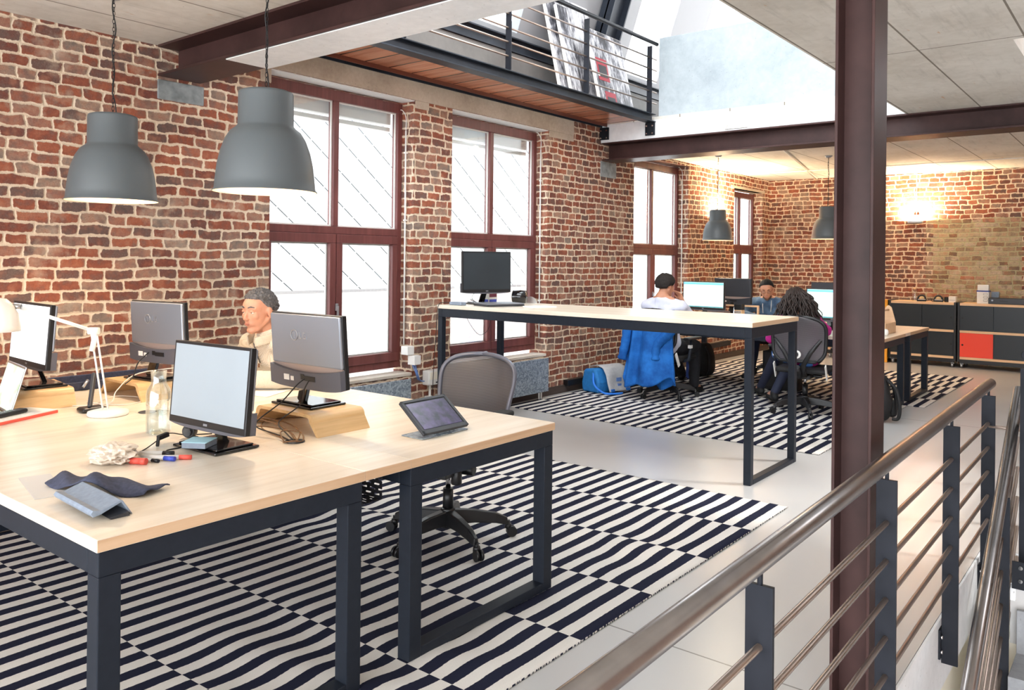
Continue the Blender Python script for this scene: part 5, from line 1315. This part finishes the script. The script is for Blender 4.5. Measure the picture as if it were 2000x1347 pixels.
# ------------------------------------------------------------------ people
MT['skin'] = simple('light_skin', (196, 142, 118), .5, 0, .05, 30)
MT['skin2'] = simple('tan_skin', (200, 142, 112), .5, 0, .05, 30)
MT['lips'] = simple('lips', (176, 112, 98), .5)
MT['eye'] = simple('eye_white', (225, 222, 216), .3)
MT['iris'] = simple('iris_dark', (56, 44, 38), .3)
class Blob(MB):
    def cap(s, p0, p1, r0, r1=None, n=16):
        r1 = r0 if r1 is None else r1
        s.ball(p0, r0, n); s.ball(p1, r1, n); s.cyl(p0, p1, r0, r1, n); return s
    def chain(s, pts, rs):
        for i in range(len(pts) - 1): s.cap(pts[i], pts[i + 1], rs[i], rs[i + 1])
        return s
    def ell(s, M_, c, r, n=20):
        b = MB(); b.ball((0, 0, 0), 1.0, n); m = M_ @ Matrix.Translation(c) @ Matrix.Diagonal((*r, 1))
        o = len(s.v); s.v += [m @ p for p in b.v]; s.f += [tuple(o + k for k in q) for q in b.f]; s.mi += b.mi; s.sm += b.sm; return s
    def grow(s, name, mat, parent, vox=.006, it=6, disp=None):
        o = s.build(name, mat, parent, world=True)
        q = o.modifiers.new('remesh', 'REMESH'); q.mode = 'VOXEL'; q.voxel_size = vox; q.use_smooth_shade = True
        q = o.modifiers.new('smooth', 'SMOOTH'); q.iterations = it; q.factor = .5
        dg = bpy.context.evaluated_depsgraph_get(); me = bpy.data.meshes.new_from_object(o.evaluated_get(dg))
        o.modifiers.clear(); old = o.data; o.data = me; me.name = name; bpy.data.meshes.remove(old)
        if not me.materials: me.materials.append(MT[mat] if isinstance(mat, str) else mat)
        if disp:
            sc, am = disp; me.calc_loop_triangles()
            ns = [v.normal.copy() for v in me.vertices]
            for v, nn in zip(me.vertices, ns): v.co += nn * am * noise.noise(v.co * sc)
        for p in me.polygons: p.use_smooth = True
        return o
def head_frame(c, fwd, up=(0, 0, 1), s=1.):
    f = Vector(fwd).normalized(); u = Vector(up); l = u.cross(f).normalized(); u = f.cross(l)
    return Matrix(((f.x * s, l.x * s, u.x * s, c[0]), (f.y * s, l.y * s, u.y * s, c[1]), (f.z * s, l.z * s, u.z * s, c[2]), (0, 0, 0, 1)))
def head(b, F, neck, nr=.056):
    b.ell(F, (-.016, 0, .032), (.098, .075, .086)).ell(F, (.020, 0, -.020), (.070, .062, .090)).ell(F, (.030, 0, .030), (.062, .064, .060))
    b.ell(F, (.060, 0, -.098), (.026, .029, .021))
    for s in (-1, 1):
        b.cap(F @ Vector((-.005, .056 * s, -.045)), F @ Vector((.045, .022 * s, -.096)), .017, .015)
        b.ell(F, (.060, .034 * s, -.020), (.024, .022, .026))
        b.ell(F, (-.008, .077 * s, -.004), (.019, .009, .031)).ell(F, (-.004, .080 * s, -.030), (.009, .006, .010))
        b.ell(F, (.0985, .010 * s, -.034), (.009, .007, .006))
        b.cap(F @ Vector((.080, .010 * s, .026)), F @ Vector((.066, .046 * s, .024)), .010, .009)
    b.cap(F @ Vector((.084, 0, .014)), F @ Vector((.103, 0, -.024)), .007, .0095).ell(F, (.104, 0, -.029), (.011, .010, .009))
    b.ell(F, (.083, 0, -.058), (.013, .023, .006)).ell(F, (.080, 0, -.068), (.013, .019, .006)).ell(F, (.070, 0, -.060), (.020, .030, .022))
    n0 = F @ Vector((-.022, 0, -.055)); b.cap(n0, neck, nr, nr * 1.12)
def face_bits(F, par, lookdown=False, brow='hairb'):
    for s in (-1, 1):
        MB().ball(F @ Vector((.0745, .030 * s, .006)), .0118, 16).build('eye', 'eye', par, world=True)
        MB().ball(F @ Vector((.0805, .030 * s, .005 - (.004 if lookdown else 0))), .0068, 12).build('iris', 'iris', par, world=True)
        b = MB(F); b.ball((.0745, .030 * s, .0095), (.0138, .0150, .0090), 16); b.build('eyelid', MT['skin'], par, world=True)
        MB().tube([F @ Vector((.0915 - .0, .014 * s, .030)), F @ Vector((.0875, .030 * s, .036)), F @ Vector((.074, .046 * s, .030))], [.0032, .0038, .002], 8).build('eyebrow', brow, par, world=True)
    b = MB(F); b.ball((.0915, 0, -.0590), (.0050, .020, .0036), 14).ball((.0900, 0, -.0655), (.0052, .017, .0044), 14); b.build('lips', 'lips', par, world=True)
def hair_cap(F, par, mat, lim, th=.012, am=.010, sc=28, nu=64, nv=30, name='hair'):
    b = MB()
    C = Vector((-.014, 0, .022))
    def rad_(d):
        a, c, e = .100, .079, .094
        return 1 / math.sqrt((d.x / a) ** 2 + (d.y / c) ** 2 + (d.z / e) ** 2)
    def fn(u, v):
        t = u * 2 * PI; L = lim(t); ph = v * L
        d = Vector((sin(ph) * cos(t), sin(ph) * sin(t), cos(ph)))
        n = noise.noise(d * sc * .1 * 2.2) + .6 * noise.noise(Vector((d.x * sc * .35, d.y * sc * .35, d.z * sc * .12)))
        e = 1 if v < .86 else max(0, (1 - v) / .14)
        r = rad_(d) + (th + am * n) * e - .004 * (1 - e)
        return F @ (C + d * r)
    b.grid(fn, nu, nv)
    return b.build(name, mat, par, world=True, merge=True)
def hand(b, wrist, dr, palm_n, s=1., curl=.35):
    """palm and five bent fingers starting at the wrist, pointing along dr, palm facing palm_n"""
    d = Vector(dr).normalized(); n = Vector(palm_n); n = (n - d * n.dot(d)).normalized(); l = d.cross(n); w = Vector(wrist)
    b.cap(w, w + d * .045 * s, .025 * s, .027 * s, 12)
    for k, (off, L) in enumerate(((-.030, .070), (-.010, .080), (.010, .076), (.029, .060))):
        p = w + d * .082 * s + l * off * s; q = w + d * .035 * s + l * off * .7 * s
        b.cap(q, p, .013 * s, .0105 * s, 10)
        c1 = p + (d + n * curl).normalized() * L * .5 * s; c2 = c1 + (d + n * curl * 2.6).normalized() * L * .5 * s
        b.cap(p, c1, .0098 * s, .0088 * s, 10).cap(c1, c2, .0088 * s, .0074 * s, 10)
    t0 = w + d * .022 * s - l * .024 * s; t1 = t0 + (d * .7 - l * .8 + n * .2).normalized() * .042 * s; t2 = t1 + (d * .95 - l * .15 + n * .3).normalized() * .036 * s
    b.cap(t0, t1, .0135 * s, .011 * s, 10).cap(t1, t2, .011 * s, .0085 * s, 10)
def V(*a): return Vector(a)

def person(label, loc, d):
    """d: joints dictionary. body = one continuous skin mesh, clothes as children"""
    r = thing('person', label, 'person', loc)
    F = d['F']; nk = V(*d['neck']); ch = V(*d['chest']); be = V(*d['belly']); pe = V(*d['pelvis'])
    sk = d.get('skin', 'skin'); b = Blob()
    head(b, F, nk, d.get('nr', .054))
    b.cap(nk, ch, .075, .10).cap(ch, be, .11, .10).cap(be, pe, .10, .11)
    for sh, el, wr, hd, pn in d['arms']:
        sh, el, wr = V(*sh), V(*el), V(*wr)
        b.cap(nk, sh, .055, .050).cap(ch, sh, .09, .05).chain([sh, el, wr], [.048, .038, .025]); hand(b, wr, hd, pn, d.get('hs', 1.))
    for hp, kn, an, ft in d['legs']:
        hp, kn, an, ft = V(*hp), V(*kn), V(*an), V(*ft)
        b.chain([pe, hp, kn, an], [.10, .085, .058, .038]); b.cap(an, ft, .036, .028)
    b.grow('body', sk, r, d.get('vox', .006), 4)
    # upper garment
    g = Blob(); e = d.get('ease', .016); tw = d.get('wide', 0.)
    side = (V(*d['arms'][0][0]) - V(*d['arms'][1][0])).normalized()
    g.cap(nk - V(0, 0, .035), ch, .070 + e, .10 + e)
    for s_ in (-1, 1):
        g.cap(ch + side * .065 * s_, be + side * .055 * s_, .105 + e, .10 + e).cap(be + side * .055 * s_, pe + side * .05 * s_ + V(0, 0, .02), .10 + e, .105 + e)
    for sh, el, wr, hd, pn in d['arms']:
        sh, el, wr = V(*sh), V(*el), V(*wr)
        g.cap(nk - V(0, 0, .04), sh, .055 + e, .052 + e).cap(ch, sh, .09 + e, .055 + e).chain([sh, el], [.052 + e, .044 + e])
        k = d.get('sleeve', .97); w2 = el.lerp(wr, k); g.cap(el, w2, .042 + e, .030 + e * .9)
    g.grow(d.get('top_name', 'shirt'), d['top'], r, d.get('vox', .006) * 1.2, 5, d.get('wrinkle', (14, .010)))
    # trousers
    t = Blob()
    for hp, kn, an, ft in d['legs']:
        hp, kn, an = V(*hp), V(*kn), V(*an)
        t.chain([pe, hp, kn, kn.lerp(an, d.get('hem', 1.0))], [.115, .100, .072, .055 if d.get('hem', 1.0) > .5 else .07])
    t.grow(d.get('leg_name', 'trousers'), d['trousers'], r, .008, 5, (12, .008))
    for hp, kn, an, ft in d['legs']:
        an, ft = V(*an), V(*ft); s = Blob(); f = (ft - an); f.z = 0; f.normalize()
        z = an.z - .045
        s.cap(V(an.x, an.y, z) - f * .03, V(ft.x, ft.y, z - .005) + f * .03, .036, .032).cap(V(an.x, an.y, an.z), V(an.x, an.y, z), .042, .040)
        o = s.grow('shoe', d.get('shoe', 'blackm'), r, .007, 4)
        MB().obox(V(an.x, an.y, max(.016, z - .034)) - f * .062, V(ft.x, ft.y, max(.016, z - .034)) + f * .062, .072, .010).build('sole', d.get('sole', 'blackm'), o, world=True, bev=.003)
    return r
MT['hairg'] = simple('salt_and_pepper_hair', (84, 82, 84), .7, 0, .55, 90)
MT['hairb'] = simple('dark_brown_hair', (30, 22, 19), .8, 0, .4, 90)
MT['hairk'] = simple('black_hair', (14, 12, 12), .8, 0, .3, 90)
MT['hairc'] = simple('curly_brown_hair', (40, 26, 21), .55, 0, .5, 60)
MT['knit'] = None
def knit():
    m = NT('cream_wool'); o = m.obj(); w = m.a('ShaderNodeTexWave', {'Vector': o, 'Scale': 60., 'Distortion': 1.5, 'Detail': 2.}); n = m.noise(o, 160, 2)
    f = m.math('ADD', m.math('MULTIPLY', w.outputs['Fac'], .5), m.math('MULTIPLY', n, .5))
    m.set(**{'Base Color': m.mix(f, lin((196, 184, 164)), lin((226, 217, 202))), 'Roughness': .95, 'Specular IOR Level': .1}); m.bump(f, .6, .004); return m.m
MT['knit'] = knit()
def denim():
    m = NT('blue_denim'); o = m.obj(); n = m.noise(o, 9, 4, .6); n2 = m.noise(o, 220, 2)
    m.set(**{'Base Color': m.mix(m.math('MULTIPLY_ADD', n2, .3, m.maprange(n, .35, .65, 0, .7)), lin((44, 66, 94)), lin((104, 134, 164))), 'Roughness': .9}); return m.m
MT['denim'] = denim()
MT['wshirt'] = simple('pale_lilac_shirt', (214, 216, 232), .85, 0, .04, 20)
MT['dktr'] = simple('black_trousers', (22, 22, 28), .85, 0, .2, 20)
MT['jeans'] = simple('dark_blue_jeans', (28, 38, 64), .85, 0, .2, 20)
MT['magenta'] = simple('magenta_knit', (176, 24, 124), .85, 0, .12, 30)
MT['skirt'] = simple('blue_denim_skirt', (76, 128, 204), .85, 0, .1, 30)
MT['tights'] = simple('navy_tights', (34, 40, 62), .8)
MT['coat'] = None
def coat_mat():
    m = NT('blue_cotton'); o = m.obj(); n = m.noise(o, 6, 4, .6)
    m.set(**{'Base Color': m.mix(m.maprange(n, .35, .65), lin((18, 72, 140)), lin((36, 108, 188))), 'Roughness': .75, 'Specular IOR Level': .2}); return m.m
MT['coat'] = coat_mat()

# man in cream sweater at the near bench
F1 = head_frame((2.635, 3.905, 1.165), (-.97, -.19, -.10), (0.05, .0, 1))
p1 = person('person with grey hair in cream zip sweater leaning on the near bench', (3.16, 4.10, .012), dict(
    F=F1, neck=(2.715, 3.925, 1.035), chest=(2.80, 3.94, .90), belly=(2.96, 4.02, .72), pelvis=(3.12, 4.10, .55),
    arms=[((2.735, 4.115, .955), (2.71, 4.20, .805), (2.55, 4.02, .80), (-.5, -.85, -.03), (0, 0, -1)),
          ((2.785, 3.735, .955), (2.81, 3.60, .805), (2.555, 3.80, .80), (-.8, .6, -.05), (0, 0, -1))],
    legs=[((3.10, 4.21, .53), (2.76, 4.22, .52), (2.80, 4.22, .10), (2.68, 4.22, .055)), ((3.10, 4.01, .53), (2.76, 3.98, .52), (2.82, 3.98, .10), (2.70, 3.97, .055))],
    top='knit', top_name='sweater', trousers='jeans', vox=.005, ease=.020, wrinkle=(11, .014), nr=.056))
face_bits(F1, p1, brow='hairg')
def lim1(t):
    f = cos(t)
    q = abs((t + PI) % (2 * PI) - PI)
    return rad(60) + rad(40) * (1 - max(0, f)) ** 1.3 + (rad(20) * max(0, -f)) - rad(9) * math.exp(-((q - .8) / .3) ** 2)
hair_cap(F1, p1, 'hairg', lim1, .009, .008, 40, 110, 48)
# collar, zip and cuffs of the sweater
cc = V(2.70, 3.92, 1.035); up_ = (F1.to_3x3() @ Vector((-.25, 0, 1))).normalized()
colr = MB()
def collar(u, v):
    t = (u - .5) * 2 * PI * .86; f = V(-1, .05, 0); s_ = V(0, -1, 0)
    rr = .072 + .008 * v; p = cc + V(-.012, 0, 0) + V(f.x * cos(t + PI) * rr, -s_.y * sin(t) * rr * 1.02 + 0, 0)
    front = .5 - .5 * cos(t)
    return p + V(.0, 0, .052 * (v - .45) - .045 * front) + V(-.02 * front, 0, 0)
colr.grid(collar, 40, 6)
colr.build('collar', 'knit', p1, world=True, solid=.009)
MB().tube([V(2.618, 3.925, .985), V(2.640, 3.93, .93), V(2.668, 3.935, .87)], .0035, 8).build('zip', 'hairg', p1, world=True)
MB().box(2.655, 2.662, 3.928, 3.938, .845, .868).build('zip_pull', simple('brown_leather_pull', (120, 78, 52), .6), p1, world=True, bev=.002)

# man in white shirt, back to the camera
F2 = head_frame((7.855, 4.145, 1.205), (.93, -.34, -.10))
p2 = person('person with dark hair in white shirt seen from behind at the far bench', (7.88, 4.13, .012), dict(
    F=F2, neck=(7.80, 4.16, 1.075), chest=(7.80, 4.15, .90), belly=(7.80, 4.14, .70), pelvis=(7.84, 4.13, .56),
    arms=[((7.80, 4.34, .985), (7.98, 4.42, .80), (8.26, 4.34, .785), (.95, -.2, 0), (0, 0, -1)),
          ((7.83, 3.95, .985), (8.12, 3.90, .80), (8.02, 4.03, 1.03), (-.35, .25, .9), (-.8, .4, 0))],
    legs=[((7.90, 4.22, .54), (8.32, 4.32, .54), (8.86, 4.46, .13), (8.99, 4.50, .075)), ((7.90, 4.04, .54), (8.30, 4.02, .53), (8.30, 4.02, .10), (8.43, 4.02, .055))],
    top='wshirt', trousers='dktr', sleeve=.25, vox=.0075, ease=.014, skin='skin2'))
hair_cap(F2, p2, 'hairb', lambda t: rad(62) + rad(72) * (1 - max(0, cos(t))) ** .8 - (rad(18) if abs(sin(t)) > .93 else 0), .020, .006, 30)
# man in denim shirt looking down
F3 = head_frame((9.70, 3.745, 1.135), (-.86, -.28, -.42), (-.2, 0, 1))
p3 = person('person with short black hair and glasses in blue denim shirt looking down', (10.25, 3.80, .012), dict(
    F=F3, neck=(9.80, 3.765, 1.015), chest=(9.88, 3.77, .88), belly=(10.05, 3.79, .70), pelvis=(10.26, 3.80, .56),
    arms=[((9.80, 3.97, .945), (9.66, 4.03, .80), (9.52, 3.80, .79), (-.6, -.8, 0), (0, 0, -1)),
          ((9.86, 3.56, .945), (9.72, 3.46, .80), (9.50, 3.62, .79), (-.8, .5, 0), (0, 0, -1))],
    legs=[((10.24, 3.90, .54), (9.82, 3.93, .53), (9.80, 3.98, .10), (9.67, 4.00, .055)), ((10.24, 3.72, .54), (9.82, 3.68, .53), (9.66, 3.64, .10), (9.53, 3.62, .055))],
    top='denim', top_name='shirt', trousers='jeans', vox=.0075, ease=.022, skin='skin2', sole='paper'))
face_bits(F3, p3, True, 'hairk')
hair_cap(F3, p3, 'hairk', lambda t: rad(50) + rad(58) * (1 - max(0, cos(t))) ** 1.6 - rad(14) * max(0, abs(sin(t)) - .75) * 4 * max(0, cos(t) + .2), .008, .004, 60)
b = Blob(); b.ell(F3, (.058, 0, -.094), (.028, .034, .024)).ell(F3, (.035, .036, -.078), (.03, .016, .026)).ell(F3, (.035, -.036, -.078), (.03, .016, .026))
b.grow('beard', simple('short_stubble', (92, 66, 52), .8), p3, .005, 4)
gl = MB(F3)
for s in (-1, 1): gl.tube([(.092, .031 * s + .021 * cos(a), .004 + .016 * sin(a)) for a in [2 * PI * k / 16 for k in range(16)]], .0016, 6, closed=True).tube([(.090, .052 * s, .008), (.0, .078 * s, .008)], .0016, 6)
gl.build('glasses', 'blackm', p3, world=True)
MB().tube([V(9.73, 3.80, 1.0), V(9.715, 3.80, .93), V(9.73, 3.80, .84)], .004, 6).tube([V(9.74, 3.70, 1.0), V(9.735, 3.70, .93), V(9.745, 3.71, .86)], .004, 6).build('drawstring', 'paper', p3, world=True)
# woman with long curly hair, back to the camera
F4 = head_frame((8.0, 2.80, 1.085), (.70, .66, -.22))
p4 = person('person with long curly dark hair in magenta top seen from behind', (7.93, 2.68, .012), dict(
    F=F4, neck=(7.95, 2.76, .975), chest=(7.94, 2.72, .83), belly=(7.90, 2.68, .68), pelvis=(7.90, 2.66, .56),
    arms=[((7.88, 2.90, .885), (7.93, 3.01, .71), (8.14, 3.10, .685), (.9, .35, -.1), (0, 0, -1)),
          ((8.03, 2.60, .885), (8.15, 2.54, .80), (8.40, 2.70, .785), (.8, .5, 0), (0, 0, -1))],
    legs=[((7.97, 2.74, .54), (8.22, 3.04, .54), (8.56, 3.36, .12), (8.67, 3.44, .07)), ((8.01, 2.66, .54), (8.32, 2.92, .52), (8.16, 3.06, .13), (8.27, 3.15, .09))],
    top='magenta', top_name='sweater', trousers='skirt', leg_name='skirt', hem=.02, vox=.0075, ease=.010, wide=0, nr=.045))
tb_ = Blob(); tb_.chain([V(8.12, 2.93, .54), V(8.22, 3.04, .54), V(8.56, 3.36, .12)], [.078, .062, .042]).chain([V(8.15, 2.80, .53), V(8.32, 2.92, .52), V(8.16, 3.06, .13)], [.078, .062, .042])
tb_.grow('tights', 'tights', p4, .0075, 4)
hair_cap(F4, p4, 'hairc', lambda t: rad(60) + rad(70) * (1 - max(0, cos(t))) ** .7, .022, .012, 18)
hm = MB(); rr_ = random.Random(11)
bx = F4.to_3x3()
for k in range(230):
    t = rr_.uniform(rad(55), rad(305)); phi = rr_.uniform(.3, 1.5)
    d = Vector((sin(phi) * cos(t) * .9, sin(phi) * sin(t), cos(phi))); st = F4 @ (Vector((-.014, 0, .022)) + Vector((d.x * .11, d.y * .092, d.z * .11)))
    out = bx @ Vector((d.x, d.y, 0)); L = rr_.uniform(.22, .40); a0 = rr_.uniform(0, 6.28); cr_ = rr_.uniform(.006, .013); spread = rr_.uniform(.15, .42)
    back = bx @ Vector((-1, 0, 0)); back.z = 0
    pts = []
    for i in range(15):
        q = i / 14
        c_ = st + out * (.05 * min(1, q * 4) + spread * .30 * q) + back * (.03 + .035 * q) + Vector((0, 0, -L * q ** 1.15))
        ang = a0 + q * 17; pts.append(c_ + Vector((cos(ang), sin(ang), 0)) * cr_ * min(1, q * 4))
    hm.tube(pts, [.0085 * (1 - .55 * i / 14) for i in range(15)], 5)
o_ = hm.build('curls', 'hairc', p4, world=True); o_['kind'] = 'stuff'

# blue jacket hung over the chair back of the man in white shirt
ck = thing('jacket', 'blue jacket hanging over the chair back at the far bench', 'jacket', (7.53, 4.13, .14))
def coatf(u, v, side=0):
    t = u * 2 * PI
    # closed loop around the chair back, v 0 top .. 1 hem
    w = .225 + .02 * v + .055 * v * v; dpt = .050 + .035 * v
    z = .975 - .78 * v
    fold = (.022 + .030 * v) * sin(t * 6 + 1.6 * sin(t * 2 + 1)) * min(1, v * 4) + .012 * noise.noise(Vector((cos(t) * 2, sin(t) * 2, v * 3)))
    top = max(0, (.10 - v) / .10)
    y = w * (1 - .25 * top ** 2) * cos(t); x = (dpt * (1 - .75 * top ** 2) + fold) * sin(t)
    hem = .10 * v ** 4 * sin(t * 2 + .5) + .05 * v ** 4 * cos(t * 5)
    dx = -.04 * v
    return (7.545 + x + dx, 4.13 + y * 1.02 + .02 * v, z + hem * .5 - .02 * top)
MB().grid(coatf, 96, 40).build('coat_body', 'coat', ck, world=True, solid=.006)
for s in (-1, 1):
    sl = MB()
    pts = smooth_path([(7.54, 4.13 + .20 * s, .93), (7.51, 4.13 + .27 * s, .80), (7.475, 4.13 + (.285 if s > 0 else .10) * s, .60), (7.455, 4.13 + (.315 if s > 0 else .085) * s, .42 if s > 0 else .44)], 6)
    n_ = len(pts)
    sl.tube(pts, [.062 - .012 * abs(math.sin(i * 1.1)) - .008 * i / n_ for i in range(n_)], 14)
    sl.build('sleeve', 'coat', ck, world=True)

GROUPS = {'office_chair': 'office chairs on casters', 'monitor': 'computer monitors', 'monitor_stand': 'bent plywood monitor stands', 'desk': 'desk modules of the two benches', 'desk_strip': 'strips between desk modules',
          'striped_rug': 'striped flatweave rugs', 'sideboard': 'dark sideboards along the end wall', 'radiator': 'galvanised radiators', 'person': 'people working at the desks', 'railing': 'steel railings with round bars',
          'steel_beam': 'brown steel ceiling beams', 'padstone': 'padstones under the beams', 'backpack': 'black backpacks', 'flood_light': 'wall uplights', 'conduit': 'thin conduits by the windows', 'junction_box': 'white junction boxes',
          'carton': 'white cartons on the sideboard', 'headset': 'small black devices on the sideboards', 'power_rail': 'black power rails', 'roller_blind': 'roller blind boxes', 'cable_grommet': 'round cable holes', 'ceiling_conduit': 'ceiling conduits', 'laptop': None}
for o in bpy.data.objects:
    k = o.name.split('.')[0]
    if o.parent is None and o.get('label') and not o.get('group') and GROUPS.get(k): o['group'] = GROUPS[k]
